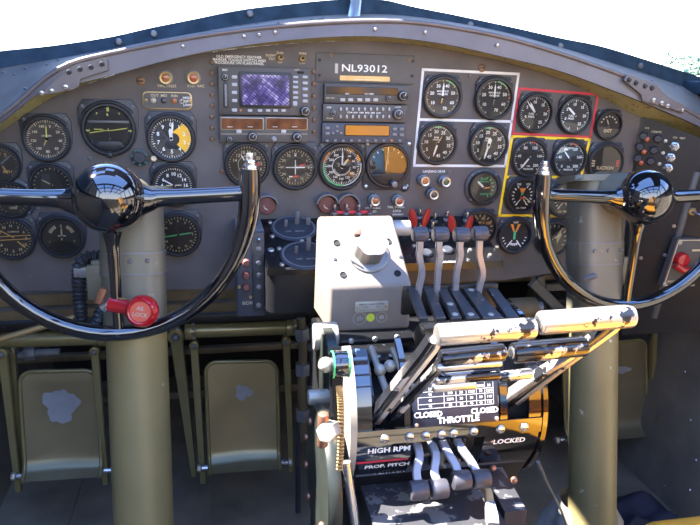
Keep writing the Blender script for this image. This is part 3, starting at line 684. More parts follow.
def lightcap(px, py, label):
    M = pframe(px, py); r = pxm(9, 0, px, py)
    t = thing('shielded_lamp', label, 'lamp', M, 'maroon shielded lamps')
    mb = MB(); mb.lathe([(r, .0004), (r, .008), (.9*r, .010), (.2*r, .0115), (0, .0115)], 'maroon', 32); mb.line(-.3*r, -.3*r, .15*r, -.5*r, .08*r, 'cream', .0118); mb.arc(180, 270, .30*r, .38*r, 'cream', .0118); part(t, 'cap', mb, local=True)
    mb = MB(); pr = []
    for a in range(-80, 81, 10):
        s, c = math.sin(rad(a)), math.cos(rad(a)); pr.append((s, c))
    mb.loft([[Vector((x*1.12*r, y*1.12*r, .0004)) for x, y in pr], [Vector((x*1.12*r, y*1.12*r, .022)) for x, y in pr], [Vector((x*1.28*r, y*1.28*r, .022)) for x, y in pr], [Vector((x*1.28*r, y*1.28*r, .0004)) for x, y in pr]], 'grey_mid'); part(t, 'hood', mb, local=True)
lightcap(266.5, 204.5, 'maroon shielded lamp cap just right of the wheel horn')
lightcap(326, 203.5, 'maroon shielded lamp cap below the airspeed dial, left of its pair')
lightcap(347, 203.5, 'maroon shielded lamp cap below the airspeed dial, right of its pair')
def small_knob(px, py, rp, mt, label, cat='knob', name='adjusting_dial', h=.012, marks=False):
    M = pframe(px, py); r = pxm(rp, 0, px, py); t = thing(name, label, cat, M)
    mb = MB(); mb.lathe([(1.2*r, .0004), (1.2*r, .002), (.9*r, .003), (.8*r, h), (.6*r, h+.001), (0, h+.001)], mt, 24)
    if marks:
        for x in (-.35, 0, .35): mb.line(x*r-.1*r, -.35*r, x*r+.15*r, .35*r, .14*r, 'white', h+.0013)
    part(t, 'cap', mb, local=True)
    return t
small_knob(404, 187, 4, 'bezel', 'small dark adjusting knob with white marks near the clear flat bottomed dial', marks=True, h=.006)
for x, lab in ((280, 'small brass switch boss under RUN lettering above the map screen'), (302, 'small brass switch boss under PARK lettering left of the call sign plate')):
    t = small_knob(x, 57.8 if x < 290 else 58.8, 3, 'brass', lab, 'switch', 'panel_switch', h=.004)
    mb = MB(); r = pxm(1.1, 0); mb.cyl((0, 0, .005), (.001, .001, .009), r, 'dark', bev=.0004); part(t, 'stem', mb, local=True)
# selector with blue green fittings
M = pframe(140, 157); t = thing('selector_valve', 'small blue green selector fitting above the wheel hub', 'valve', M); r = pxm(8, 0)
mb = MB(); mb.lathe([(r, .0004), (r, .005), (.6*r, .006), (.6*r, .012), (0, .012)], 'bezel', 24); part(t, 'body', mb, local=True)
for k in range(7):
    a = rad(20+k*50); mb = MB(); mb.box((.85*r*math.cos(a), .85*r*math.sin(a), .008), (.3*r, .3*r, .006), 'bluegreen', .0008); part(t, 'lug', mb, local=True)
M = pframe(154, 158); mb = MB(); r = pxm(3.4, 0); mb.lathe([(r, .0004), (r, .006), (.8*r, .008), (.45*r, .008), (.4*r, .005), (0, .005)], 'screw', 6); solo('hex_nut', 'bright hexagonal nut below the altimeter with the painted yellow reflection', 'nut', mb, M, local=True)
# three lamp marker panel
M = pframe(167.5, 100.5); t = thing('marker_panel', 'small brass edged marker beacon panel with three lamps and a toggle', 'panel', M)
s = pxm(1, 0, 167, 100); mb = MB()
mb.prism([(x, y) for x, y in rrect(48*s, 17*s, 5*s)], .0004, .003, 'brass', .0006); mb.prism(rrect(46*s, 15*s, 4.4*s), .003, .0036, 'plate'); part(t, 'face_plate', mb, local=True)
mb = MB()
for tx, x in (('OUT', -12), ('MID', -3), ('INN', 7)): mb.text(tx, 3.6*s, 'cream', Matrix.Translation((x*s, 4.6*s, .0039)))
for tx, y in (('HIGH', 3), ('OFF', -.5), ('LOW', -4)): mb.text(tx, 3.2*s, 'white', Matrix.Translation((19*s, y*s, .0039)))
part(t, 'lettering', mb, local=True)
for x, m_ in ((-13.5, 'nameplate'), (-3.5, 'dark_lamp'), (6.5, 'amber_lamp')):
    mb = MB(); mb.lathe([(2.8*s, .0036), (2.8*s, .006), (1.6*s, .0075), (0, .008)], m_, 20); part(t, 'lamp', mb, local=True).location = (x*s, 0, 0)
mb = MB(); mb.lathe([(2.4*s, .0036), (2.2*s, .005), (0, .005)], 'steel', 12); mb.cyl((0, 0, .005), (-.003, .002, .013), .8*s, 'steel', bev=.0003); o = part(t, 'toggle', mb, local=True); o.location = (14*s, -.5*s, 0)
for x in (-20.5, 22): mb = MB(); screwhead(mb, 1.7*s, .0015, 'brass', Matrix.Translation((x*s, 0, .0036))); part(t, 'screw', mb, local=True)

# ------------------------------------------------------------------ radios
def unit(x0, y0, x1, y1, name, label, cat, mt, d=.012):
    "a rack unit whose face fills these pixels, d proud of the board"
    c = at((x0+x1)/2, (y0+y1)/2, -d); M = Matrix.Translation(Vector((c.x, 0, c.z))) @ PR.to_4x4()
    t = thing(name, label, cat, M)
    w = (at(x1, (y0+y1)/2, -d)-at(x0, (y0+y1)/2, -d)).x; h = (at((x0+x1)/2, y0, -d)-at((x0+x1)/2, y1, -d)).z
    def L_(x, y):
        p = at(x, y, -d); return (p.x-c.x, p.z-c.z)
    mb = MB(); mb.prism(rrect(w, h, .002), .0004, d, mt, .0012); part(t, 'case', mb, local=True)
    return t, L_, w/(x1-x0), d
def rbtn(t, L_, s, d, x, y, w, h, mt='button', nm='button', hh=.002, txt=None, lab=None):
    u, v = L_(x, y); mb = MB(); mb.prism(rrect(w*s, h*s, .25*h*s, cx=u, cy=v), d-.0003, d+hh, mt, .0004)
    if txt: mb.text(txt, h*s*.7, 'dark' if mt == 'button' else 'white', Matrix.Translation((u, v, d+hh+.0002)))
    part(t, nm, mb, local=True, label=lab)
def rknob(t, L_, s, d, x, y, r, mt='bezel_dark', h=.014, dot='grey_light'):
    u, v = L_(x, y); r *= s; mb = MB(); MM = Matrix.Translation((u, v, d-.0002))
    mb.lathe([(r, 0), (r, h*.4), (.9*r, h*.45), (.62*r, h*.5), (.6*r, h*.95), (.5*r, h), (0, h)], mt, 20, MM)
    mb.line(0, 0, .25*r, .5*r, .16*r, dot, h+.0002, MM); mb.arc(-180, 180, .66*r, .8*r, dot, h*.5+.0003, 20, MM); part(t, 'knob', mb, local=True)
def rtext(t, L_, s, d, items, nm='lettering'):
    mb = MB()
    for tx, x, y, sz, mt in items:
        u, v = L_(x, y); mb.text(tx, sz*s, mt, Matrix.Translation((u, v, d+.0003)))
    part(t, nm, mb, local=True)
def rscreen(t, L_, s, d, x0, y0, x1, y1, mt, nm, frame=None, lab=None, hh=.0008):
    a, b = L_(x0, y0), L_(x1, y1); w = L_((x1), (y0+y1)/2)[0]-L_(x0, (y0+y1)/2)[0]; h = a[1]-b[1]; c = L_((x0+x1)/2, (y0+y1)/2)
    if frame:
        mb = MB(); fw = frame[1]*s; mb.prism(rrect(w+2*fw, h+2*fw, .002+fw*.3, cx=c[0], cy=c[1]), d-.0003, d+frame[2], frame[0], .0006); f = part(t, nm+'_frame', mb, local=True); d2 = d+frame[2]
    else: f = None; d2 = d
    mb = MB(); mb.prism(rrect(w, h, .0012, cx=c[0], cy=c[1]), d2-.0003, d2+hh, mt); part(t, nm, mb, f, local=True, label=lab)
# map display
t, L_, s, d = unit(219, 67.5, 311, 115.5, 'map_display', 'moving map display with a purple lit screen', 'display', 'radio', .014)
rscreen(t, L_, s, d, 242, 74.5, 289, 105.5, 'map_screen', 'screen', ('bezel_dark', 2.8, .003))
for y in (77, 84.5, 92.5, 100.5, 110): rbtn(t, L_, s, d, 234.5, y, 5.2, 3.2)
for y in (77, 82, 87, 92.5, 97.5): rbtn(t, L_, s, d, 295.5, y, 5.2, 2.4)
rbtn(t, L_, s, d, 295, 103.5, 4.6, 4.6)
for y in (77, 83, 89, 95.5, 101): rbtn(t, L_, s, d, 305, y, 5.2, 2.8)
for x in (250, 260, 268, 275.5, 283.5): rbtn(t, L_, s, d, x, 110.5, 4.5, 2.6)
rbtn(t, L_, s, d, 240.5, 110.5, 2.2, 2.2, 'amber_lamp', 'status_light', lab='amber status light')
rknob(t, L_, s, d, 225, 77, 3.6); rknob(t, L_, s, d, 305, 111, 5.2)
mb = MB(); a = L_(225.5, 82); b = L_(225.5, 108); mb.prism(rrect(5*s, a[1]-b[1], 2*s, cx=a[0], cy=(a[1]+b[1])/2), d-.0003, d+.0012, 'bezel_dark', .0005); mb.prism(rrect(2*s, (a[1]-b[1])*.86, s, cx=a[0], cy=(a[1]+b[1])/2), d+.0012, d+.0016, 'grey_mid'); part(t, 'card_slot', mb, local=True)
rbtn(t, L_, s, d, 300.5, 72.5, 7, 2.2, 'dark', 'slot', .0006)
rtext(t, L_, s, d, [('GNS NAV', 225, 70, 2.6, 'white')] if False else [('MAP', 225, 70, 2.6, 'white'), ('NAV', 297, 70, 2.4, 'cream')])
# twin nav / com radio
t, L_, s, d = unit(220, 116.5, 309, 142.5, 'navcom_radio', 'navigation radio with two reddish display windows under the map screen', 'radio', 'radio', .012)
rscreen(t, L_, s, d, 221.5, 118, 263, 129.5, 'orange_display', 'display_window', ('nameplate', .7, .0012), 'reddish lit window')
rscreen(t, L_, s, d, 266.5, 118, 307, 129.5, 'orange_display', 'display_window', ('nameplate', .7, .0012))
mb = MB()
for x0, x1 in ((221, 307.5),):
    a, b = L_(x0, 134), L_(x1, 134); mb.line(a[0], a[1], b[0], b[1], .5*s, 'nameplate', d+.0004)
part(t, 'trim_line', mb, local=True)
rtext(t, L_, s, d+.0022, [('—', 230, 126.5, 5, 'white'), ('—', 250, 126.5, 5, 'white'), ('—', 275, 126.5, 5, 'white'), ('—', 294.5, 126.5, 5, 'white')], 'display_marks')
for x in (239, 283.5): rbtn(t, L_, s, d, x, 131.5, 5.2, 3.4, 'grey_light')
rknob(t, L_, s, d, 252.5, 136.5, 5); rknob(t, L_, s, d, 297, 137, 5.2); rknob(t, L_, s, d, 229.5, 139, 3, h=.008); rknob(t, L_, s, d, 274, 139, 2.6, 'grey_light', .006, 'dark')
# call sign plate
t, L_, s, d = unit(316.5, 54, 415.5, 83.5, 'callsign_plate', 'grey metal plate lettered NL93012 above the radio stack', 'sign', 'plate', .002)
rtext(t, L_, s, d, [], 'lettering') if False else None
mb = MB(); u, v = L_(364.5, 68.8); mb.text('NL93012', 9.6*s, 'white', Matrix.Translation((u, v, d+.0004)), bold=.012, sx=1.28)
u, v = L_(336.5, 68.4); mb.poly(rrect(3*s, 9*s, .2*s, cx=u, cy=v), 'grey_light', d+.0003); part(t, 'lettering', mb, local=True, label='white call sign letters NL93012')
a = L_(365, 78.5); mb = MB(); mb.prism(rrect(50*s, 4.6*s, .4*s, cx=a[0], cy=a[1]), d-.0003, d+.0006, 'brass'); mb.text('—————————', 3*s, 'white', Matrix.Translation((a[0]+3*s, a[1]-1.0*s, d+.0008))); part(t, 'label_strip', mb, local=True, label='brass label strip')
for x, y in ((319.5, 60), (412.5, 61), (412, 76), (319.5, 75)): mb = MB(); u, v = L_(x, y); screwhead(mb, 1.6*s, .0012, 'bezel', Matrix.Translation((u, v, d))); part(t, 'screw', mb, local=True)
# radio with five white buttons
t, L_, s, d = unit(325, 84.8, 410, 103.5, 'direction_finder_radio', 'slim radio with dark display and five white buttons, topmost of the stack', 'radio', 'radio', .014)
rscreen(t, L_, s, d, 327, 86.5, 398, 95, 'display_dark', 'display_window', ('bezel_dark', .5, .0008))
for x in (342.5, 350.5, 359.5, 367.5, 375.5): rbtn(t, L_, s, d, x, 99.8, 5, 3, 'grey_light')
rknob(t, L_, s, d, 388.5, 98.5, 2.8, h=.008); rknob(t, L_, s, d, 402.5, 95.8, 5, h=.016)
rtext(t, L_, s, d+.0022, [('ADF', 347, 93.8, 2, 'white'), ('FLT TIMER', 369, 94, 2, 'white'), ('ANT  BFO', 330, 98, 2, 'cream')], 'lettering')
# audio panel
t, L_, s, d = unit(323.5, 104.5, 407.5, 122, 'audio_panel', 'audio selector panel with two rows of small white rocker switches', 'radio', 'radio', .014)
for i in range(9):
    x = 340.5+i*6.05
    for y in (109, 116.5): rbtn(t, L_, s, d, x, y, 1.9, 3.4, 'grey_light', 'rocker', .003)
rknob(t, L_, s, d, 333, 113, 3.2, h=.008); rknob(t, L_, s, d, 398, 114, 5.4, 'bezel', .012)
rtext(t, L_, s, d, [('COM  NAV  DME  MKR  ADF  AUX', 364, 112.8, 2.2, 'white'), ('SPKR', 329, 107.5, 2, 'white'), ('AUTO', 398, 107.3, 2, 'white'), ('PHONE', 330, 118.5, 2, 'cream')])
# transponder
t, L_, s, d = unit(322.5, 123.3, 406, 143.2, 'transponder', 'transponder with an amber lit display, lowest of the radio stack', 'radio', 'radio_blue', .014)
rscreen(t, L_, s, d, 345.5, 125.3, 389, 135.5, 'amber_screen', 'display_window', ('dark', .8, .001), 'amber lit display')
for x, y in ((327.5, 128), (327.5, 133.5), (394.5, 129), (401.5, 129), (394.5, 134.3), (401.5, 134.8)): rbtn(t, L_, s, d, x, y, 4.4, 2.6, 'grey_mid')
for x, y in ((337, 126.5), (337, 131), (333, 133.2), (341, 133)): rbtn(t, L_, s, d, x, y, 2.6, 2, 'grey_mid')
for i in range(10): rbtn(t, L_, s, d, 327+i*8.05, 140.6, 3, 2.4, 'amber_lamp' if i == 8 else 'grey_mid', 'button')
# ------------------------------------------------------------------ control columns
def smooth(pts, n=8):
    "Catmull-Rom through points"
    P = [Vector(p) for p in pts]; P = [P[0]*2-P[1]]+P+[P[-1]*2-P[-2]]; out = []
    for i in range(1, len(P)-2):
        for k in range(n):
            t = k/n; a, b, c, d = P[i-1], P[i], P[i+1], P[i+2]
            out.append(.5*((2*b)+(c-a)*t+(2*a-5*b+4*c-d)*t*t+(3*b-a-3*c+d)*t**3))
    out.append(P[-2]); return out
RW = .182; RZ = 1.055
def control_column(hub, ctop, cbot, label, left):
    root = thing('control_column', label, 'control column', Vector((cbot.x, cbot.y, 0)))
    ax = Vector((0, -1, 0)); r = .0465; RC = .0440 if left else .0415
    # dome and the housing behind it, which narrows onto the column head
    mb = MB(); MH = Matrix.Translation(hub) @ PR.to_4x4()
    mb.lathe([(.030, -.060), (r*.93, -.012), (r, -.002), (r*.985, .008), (r*.90, .022), (r*.72, .034), (r*.45, .0425), (r*.2, .0455), (0, .046)], 'gloss_black', 56, MH); part(root, 'hub', mb)
    mb = MB(); hs = Vector((ctop.x, ctop.y-.01, hub.z-(.022 if left else .004)))
    mb.lathe([(.034, 0), (.036, (hub-hs).length*.35), (.038, (hub-hs).length*.80), (.036, (hub-hs).length)], 'olive_grey' if not left else 'olive_grey', 40, Matrix.Translation(hs) @ (hub-hs).to_track_quat('Z', 'Y').to_matrix().to_4x4()); part(root, 'housing', mb)
    # rim, horns
    pts = []; rr = []
    for a in range(96, 265, 6):
        q = rad(a); pts.append(hub+Vector((RW*math.sin(q), .004, RW*RZ*math.cos(q)))); 
    tops = [hub+Vector((RW*1.01, .004, .038)), hub+Vector((RW*1.008, .004, .022)), hub+Vector((RW*1.005, .004, .0))]
    mir = [hub+Vector((-(p-hub).x, .004, (p-hub).z)) for p in tops[::-1]]
    path = tops+pts+mir; n = len(path)
    for i in range(n):
        e = min(i, n-1-i); rr.append([.0132, .0145, .0148, .0145, .0135, .0125][e] if e < 6 else .0112)
    mb = MB(); mb.tube(path, rr, 'gloss_black', 18); part(root, 'wheel_rim', mb)
    for s in (1, -1):
        mb = MB(); b = hub+Vector((s*RW*1.01, .004, .037))
        mb.cyl(b, b+Vector((0, 0, .006)), .0115, 'chrome', .0105, bev=.001); mb.cyl(b+Vector((0, 0, .006)), b+Vector((0, 0, .013)), .0085, 'chrome', .0078, bev=.001); mb.cyl(b+Vector((0, 0, .013)), b+Vector((0, 0, .022)), .0055, 'steel', .005, bev=.001)
        part(root, 'horn_button', mb)
        mb = MB()
        sp = [hub+Vector((s*.030, .006, -.004)), hub+Vector((s*.050, .004, -.003)), hub+Vector((s*.062, .004, -.001)), hub+Vector((s*.085, .004, .0)), hub+Vector((s*.13, .004, .002)), hub+Vector((s*RW*.93, .004, .004)), hub+Vector((s*RW, .004, .006))]
        mb.tube(smooth(sp, 5), [.0115+.022*math.exp(-i/4.5)+(.003*(i-24)/6 if i > 24 else 0) for i in range(31)], 'gloss_black', 18, flat=(.72, .9)); part(root, 'spoke', mb)
    mb = MB(); sp = [hub+Vector((0, .006, -.035)), hub+Vector((0, .004, -.055)), hub+Vector((0, .004, -.075)), hub+Vector((0, .004, -.13)), hub+Vector((0, .004, -RW*.95*RZ)), hub+Vector((0, .004, -RW*RZ))]
    L_ = smooth(sp, 6); mb.tube(L_, [.0078+.016*math.exp(-i/4.5)+(.005*max(0, i-25)/5) for i in range(len(L_))], 'gloss_black', 16, flat=(.95, .9))
    part(root, 'spoke', mb)
    # the column: round below, sheet-metal wrapped above
    up = (ctop-cbot).normalized(); H = (ctop-cbot).length
    MC = Matrix.Translation(cbot) @ up.to_track_quat('Z', 'Y').to_matrix().to_4x4(); rc = RC
    mb = MB(); mb.lathe([(0, -.12), (rc*1.01, -.12), (rc*1.01, 0), (rc*1.0, H*.62), (rc*.98, H*.64), (0, H*.64)], 'olive', 48, MC); part(root, 'column_tube', mb)
    Rz = MC.to_3x3(); MW = MC.copy()
    # keep the wrap square to the cockpit
    xx = Vector((1, 0, 0)); zz = up; yy = zz.cross(xx).normalized(); xx = yy.cross(zz)
    MW = Matrix.Translation(cbot) @ Matrix((xx, yy, zz)).transposed().to_4x4()
    mb = MB()
    mb.prism(rrect(2*rc*1.0, 2*rc*1.0, .026, 8), H*.60, H*.775, 'olive_grey', 0, MW)
    mb.prism(rrect(2*rc*1.03, 2*rc*1.03, .026, 8), H*.75, H*.812, 'olive_grey', .001, MW)
    mb.prism(rrect(2*rc*1.0, 2*rc*1.0, .026, 8), H*.81, H*.985, 'olive_grey', .001, MW)
    sw_ = part(root, 'sheet_wrap', mb, label='grey green sheet metal wrap with rivets')
    mb = MB()
    for h in (.605, .752, .811): mb.prism(rrect(2*rc*1.045, 2*rc*1.045, .026, 8), H*h, H*h+.0022, 'grey_mid', 0, MW)
    part(root, 'seam', mb, sw_)
    for xo in (-.026, .0, .024):
        m = MB(); p = MW @ Vector((xo, -rc*1.03, H*.792)); m.lathe(SCREW_PROF(.0035, .0025), 'grey_mid', 10, Matrix.Translation(p) @ PR.to_4x4()); part(root, 'rivet', m)
    mb = MB(); mb.prism(rrect(.104, .092, .02, 6, cx=(.006 if left else -.004)), H*.983, H*1.0, 'olive_grey', .002, MW); part(root, 'head_plate', mb)
    mb = MB(); s = -1 if left else 1; mb.box(tuple(MW @ Vector((s*(rc+.008 if left else rc+.004), -.005, H*.735))), (.024 if left else .012, .03, .052), 'olive_grey', .002); part(root, 'side_bracket', mb)
    return root, MW, H
ctop, cbot = at(131, 187, -.19), None
X = ctop.x; cbot = at_x(144, 522, X)
lc, MWl, Hl = control_column(at(109, 198, -.30), ctop, cbot, 'control column at left with a whole glossy black wheel and a red lock knob', True)
print('LEFT col', ctop, cbot)
ctop2 = at(595, 176, -.145); cbot2 = at_x(592, 520, ctop2.x)
rc_, MWr, Hr = control_column(at(644, 197, -.235), ctop2, cbot2, 'control column at right, its glossy black wheel cut by the right edge', False)
print('RIGHT col', ctop2, cbot2)
# red lock knob, its clamp and the ribbed hose on the left control column
Yk = cbot.y+(ctop.y-cbot.y)*.7-.045
k = at(142.5, 311, Yk-.055); kb = at(112, 304, Yk-.03)
mb = MB(); d = (at(139, 312, Yk-.085)-at(146, 309, Yk-.05)).normalized(); MK = Matrix.Translation(k) @ d.to_track_quat('Z', 'Y').to_matrix().to_4x4()
mb.lathe([(0, -.020), (.012, -.017), (.019, -.009), (.0225, 0), (.021, .008), (.0165, .013), (.0145, .0125), (.014, .010), (0, .010)], 'red_gloss', 36, MK)
mb.tube([k, kb.lerp(k, .3), kb], [.012, .010, .0115], 'red_gloss', 18); knob = part(lc, 'lock_knob', mb, label='red lock knob with an orange face')
mb = MB(); mb.lathe([(.0140, .009), (.0138, .0115), (0, .0115)], 'red_cap', 30, MK); cap = part(lc, 'knob_face', mb, knob)
# upright lettering on the face
zz = d; xx = Vector((1, 0, 0)); xx = (xx-zz*xx.dot(zz)).normalized(); yy = zz.cross(xx); MF = Matrix.Translation(k+d*.0118) @ Matrix((xx, yy, zz)).transposed().to_4x4() @ Matrix.Rotation(rad(-8), 4, 'Z')
mb = MB(); mb.text('AIL', .0075, 'nameplate', MF @ Matrix.Translation((0, .0042, .0)), bold=.02); mb.text('LOCK', .0075, 'nameplate', MF @ Matrix.Translation((0, -.0042, .0)), bold=.02); part(lc, 'knob_lettering', mb, knob)
mb = MB(); a = at(122, 298, Yk-.034); b = at(118, 312, Yk-.034); mb.tube([a, b], [.0065, .0065], 'brass', 12, flat=(1, .6)); part(lc, 'clamp', mb)
mb = MB(); a = at(104, 288, Yk-.03); b = at(98, 303, Yk-.03); mb.tube([a, a.lerp(b, .5), b], [.008, .0095, .008], 'copper', 12, flat=(.7, .5)); part(lc, 'clamp', mb, label='copper coloured clamp on the hose')
mb = MB(); mb.cyl(at(103, 309, Yk-.02), at(112, 300, Yk-.02), .008, 'steel', .007, bev=.001); part(lc, 'fitting', mb)
hp = [(100, 257, -.215), (88, 258, -.22), (80, 266, -.225), (79, 285, -.225), (80, 305, -.225), (82, 322, -.225), (88, 330, -.23), (97, 325, -.24), (102, 312, -.245), (108, 303, -.245)]
path = smooth([at(x, y, Y) for x, y, Y in hp], 22); ln = 0; rr = []
for i, p in enumerate(path):
    if i: ln += (p-path[i-1]).length
    rr.append(.0092+.0018*math.sin(ln*2*math.pi/.0065))
mb = MB(); mb.tube(path, rr, 'hose', 14); part(lc, 'ribbed_hose', mb, label='black ribbed hose looping beside the column')
mb = MB(); p = at(100, 273, -.225); mb.box(tuple(p), (.020, .02, .042), 'olive_grey', .002); mb.box(tuple(p+Vector((-.022, 0, .004))), (.026, .022, .016), 'grey_mid', .003); part(lc, 'hose_bracket', mb)
# cable peg on the right control column
mb = MB(); p = at(585, 279, cbot2.y+(ctop2.y-cbot2.y)*.62-.05); mb.cyl(p, p+Vector((.012, -.012, .010)), .005, 'grey_mid', bev=.001); part(rc_, 'peg', mb)
# fabric boot round the foot of the right control column
def boot():
    mb = MB(); prof = []; n = 40
    curves = []
    for z, r, amp in ((0.0, .088, .012), (.03, .085, .012), (.07, .070, .009), (.10, .055, .004), (.115, .048, .001)):
        curves.append([Vector((cbot2.x+.004+(r+amp*math.sin(i*2*math.pi*7/n+z*30))*math.cos(i*2*math.pi/n), cbot2.y+.03-.12*.0+(r+amp*math.sin(i*2*math.pi*7/n+z*30))*math.sin(i*2*math.pi/n), z+max(0, cbot2.z-.10)+.004)) for i in range(n+1)])
    mb.loft(curves, 'canvas', closed=False)
    part(rc_, 'boot', mb, label='wrinkled grey canvas boot')
boot()

# ------------------------------------------------------------------ rudder pedals
def pedal(tl, tr, br, bl, Y, label, tube, arms, worn, group='rudder pedals', lip=True):
    A_, B_, C_, D_ = at(*tl, Y+.03), at(*tr, Y+.03), at(*br, Y-.02), at(*bl, Y-.02)
    cx = (A_+B_+C_+D_)/4; root = thing('rudder_pedal', label, 'pedal', Vector((cx.x, cx.y, D_.z)), group)
    xax = ((B_-A_)+(C_-D_)).normalized(); yax = ((A_-D_)+(B_-C_)); yax = (yax-xax*yax.dot(xax)).normalized(); n = xax.cross(yax)
    if n.y > 0: n = -n
    def bil(u, v): return D_.lerp(C_, u).lerp(A_.lerp(B_, u), v)
    wd = ((B_-A_).length+(C_-D_).length)/2; ht = ((A_-D_).length+(B_-C_).length)/2; rc = .024
    # plate as a grid, hollowed a little and rolled forward at its foot
    nu, nv = 18, 22; vs = []; fs = []
    def pt(u, v):
        x = u*wd; yy = v*ht
        if yy > ht-rc:                                 # round the upper corners
            dy = yy-(ht-rc); inset = rc-math.sqrt(max(rc*rc-dy*dy, 0)); x = inset+(wd-2*inset)*u
        q = bil(x/wd, v); dish = -.006*math.sin(math.pi*u)*math.sin(math.pi*min(1, v*1.1))
        foot = max(0, .16-v)/.16
        return q+n*(dish+.028*foot*foot)+yax*(.004*foot*foot)
    for j in range(nv+1):
        v = j/nv; v = 1-(1-v)**1.35
        for i in range(nu+1): vs.append(pt(i/nu, v))
    for j in range(nv):
        for i in range(nu): a = j*(nu+1)+i; fs.append((a, a+1, a+nu+2, a+nu+1))
    N_ = len(vs); back = [v-n*.004 for v in vs]; allv = vs+back
    fs2 = fs+[tuple(i+N_ for i in f[::-1]) for f in fs]
    border = [i for i in range(nu+1)]+[j*(nu+1)+nu for j in range(1, nv+1)]+[nv*(nu+1)+i for i in range(nu-1, -1, -1)]+[j*(nu+1) for j in range(nv-1, 0, -1)]
    for a, b in zip(border, border[1:]+border[:1]): fs2.append((a, b, b+N_, a+N_))
    mb = MB(); mb.add(allv, fs2, 'pedal')
    # worn patch where boots rub: its own ragged shape, lying on the plate
    plate = part(root, 'pedal_plate', mb)
    if worn:
        u0, v0, ru, rv, ex = worn; m = MB(); pts = []; nn = 36; rng = random.Random(int(tl[0]))
        grid = []
        for ring in (0.0, .35, .7, 1.0):
            row = []
            for i in range(nn):
                a = 2*math.pi*i/nn; k = 1+.13*math.sin(3*a+ex)+.10*math.sin(5*a+2*ex)+.06*math.sin(11*a)+(.35*max(0, math.cos(a))**6 if ex > 1 else 0)
                row.append(pt(u0+ru*ring*k*math.cos(a), v0+rv*ring*k*math.sin(a))+n*.0009)
            grid.append(row)
        vs = [p for r_ in grid for p in r_]; fs = []
        for j in range(3):
            for i in range(nn): fs.append((j*nn+i, j*nn+(i+1) % nn, (j+1)*nn+(i+1) % nn, (j+1)*nn+i))
        m.add(vs, fs, 'pedal_worn'); part(root, 'worn_patch', m, plate, label='bare grey metal patch worn through the paint')
    rim = [pt(0, j/20) for j in range(0, 17)]
    rim = [pt(0, v) for v in [i/24 for i in range(20)]]+[pt(0, 1-(1-j/12)*.16*(1-j/12*.0)) for j in range(1, 13)]
    path = [pt(0, i/24) for i in range(20)]
    for i in range(13): path.append(pt(0, .8333+.1667*math.sin(i/12*math.pi/2)))
    path += [pt(i/10, 1.0) for i in range(1, 10)]
    for i in range(13): path.append(pt(1, .8333+.1667*math.cos(i/12*math.pi/2)))
    path += [pt(1, 1-i/24-.1667) for i in range(1, 21)]
    mb = MB(); mb.tube([p+n*.001 for p in path], .0042, 'olive_dark', 10); part(root, 'rolled_rim', mb)
    mb = MB(); lo, hi = pt(-.02, .02)-n*.02, pt(1.02, .02)-n*.02
    mb.cyl(lo-xax*.014, hi+xax*.016, .0065, 'steel', seg=14); part(root, 'axle', mb)
    for s, p in ((-1, lo-xax*.016), (1, hi+xax*.018)):
        m = MB(); m.cyl(p, p+xax*s*.008, .0085, 'pale_metal', seg=6, bev=.001); part(root, 'nut', m)
    if tube:
        (x0, y0, x1, y1, rpx) = tube; a, b = at(x0, y0, Y+.01), at(x1, y1, Y+.01); r = pxm(rpx, Y, x0, y0)
        m = MB(); m.cyl(a, b, r, 'olive_dark', seg=28); tb = part(root, 'cross_tube', m)
        for e in (a.lerp(b, .04), a.lerp(b, .95)):
            m = MB(); m.cyl(e-xax*.012, e+xax*.012, r*1.22, 'olive_dark', seg=24, bev=.003)
            for q in range(5):
                aa = rad(150+q*32); m.ball(e+Vector((0, r*1.24*math.cos(aa), r*1.24*math.sin(aa)*-1))+xax*.006, .0035, 'grey_mid', 10)
            part(root, 'collar', m, tb)
    for (x0, y0, x1, y1, w0, w1, dy) in arms:
        p0, p1 = at(x0, y0, Y+.012+dy), at(x1, y1, Y-.005+dy)
        m = MB(); m.ribbon([p0, p0.lerp(p1, .5), p1], (1, 0, 0), [pxm(w0, Y), pxm((w0+w1)/2, Y), pxm(w1, Y)], .016, 'olive_dark')
        m.cyl(p0+Vector((0, -.012, 0)), p0+Vector((0, .012, 0)), pxm(w0*.62, Y), 'olive_dark', seg=16, bev=.002)
        m.ball(p0+Vector((0, -.013, 0)), pxm(w0*.3, Y), 'grey_mid', 10); part(root, 'hanger_arm', m)
    return root
YP = .10
pedal((19, 372), (97, 370), (102, 474), (26, 479), YP, 'leftmost rudder pedal, a big round grey patch worn into it', (-30, 341, 112, 337, 8), [(3, 352, 19, 490, 9, 6, 0), (13, 350, 24, 478, 5, 5, .03), (95, 350, 106, 483, 8, 6, 0)], (.5, .67, .22, .16, .4))
pedal((205, 362), (277, 361), (279, 466), (210, 471), YP, 'rudder pedal with a small grey worn patch, between the left control column and the pedestal', (186, 331, 296, 327, 7.5), [(176, 335, 194, 475, 14, 6, .03), (194, 344, 203, 482, 8, 7, 0), (286, 340, 291, 470, 8, 6, 0)], (.50, .71, .10, .07, 1.4))
pedal((562, 348), (646, 339), (646, 434), (566, 442), YP+.02, 'rudder pedal half hidden behind the right control column', None, [(666, 300, 652, 432, 8, 6, .03), (655, 300, 650, 425, 7, 5, 0)], (.72, .70, .07, .04, 1.2))
# hook lever and fittings beside the far pedal
mb = MB(); mb.tube(smooth([at(655, 432, .06), at(660, 415, .06), at(668, 402, .06), at(668, 412, .06), at(662, 424, .06)], 6), .006, 'olive_dark', 10); solo('latch_hook', 'small curved olive latch hook beside the half hidden pedal', 'hook', mb, at(655, 432, .06))
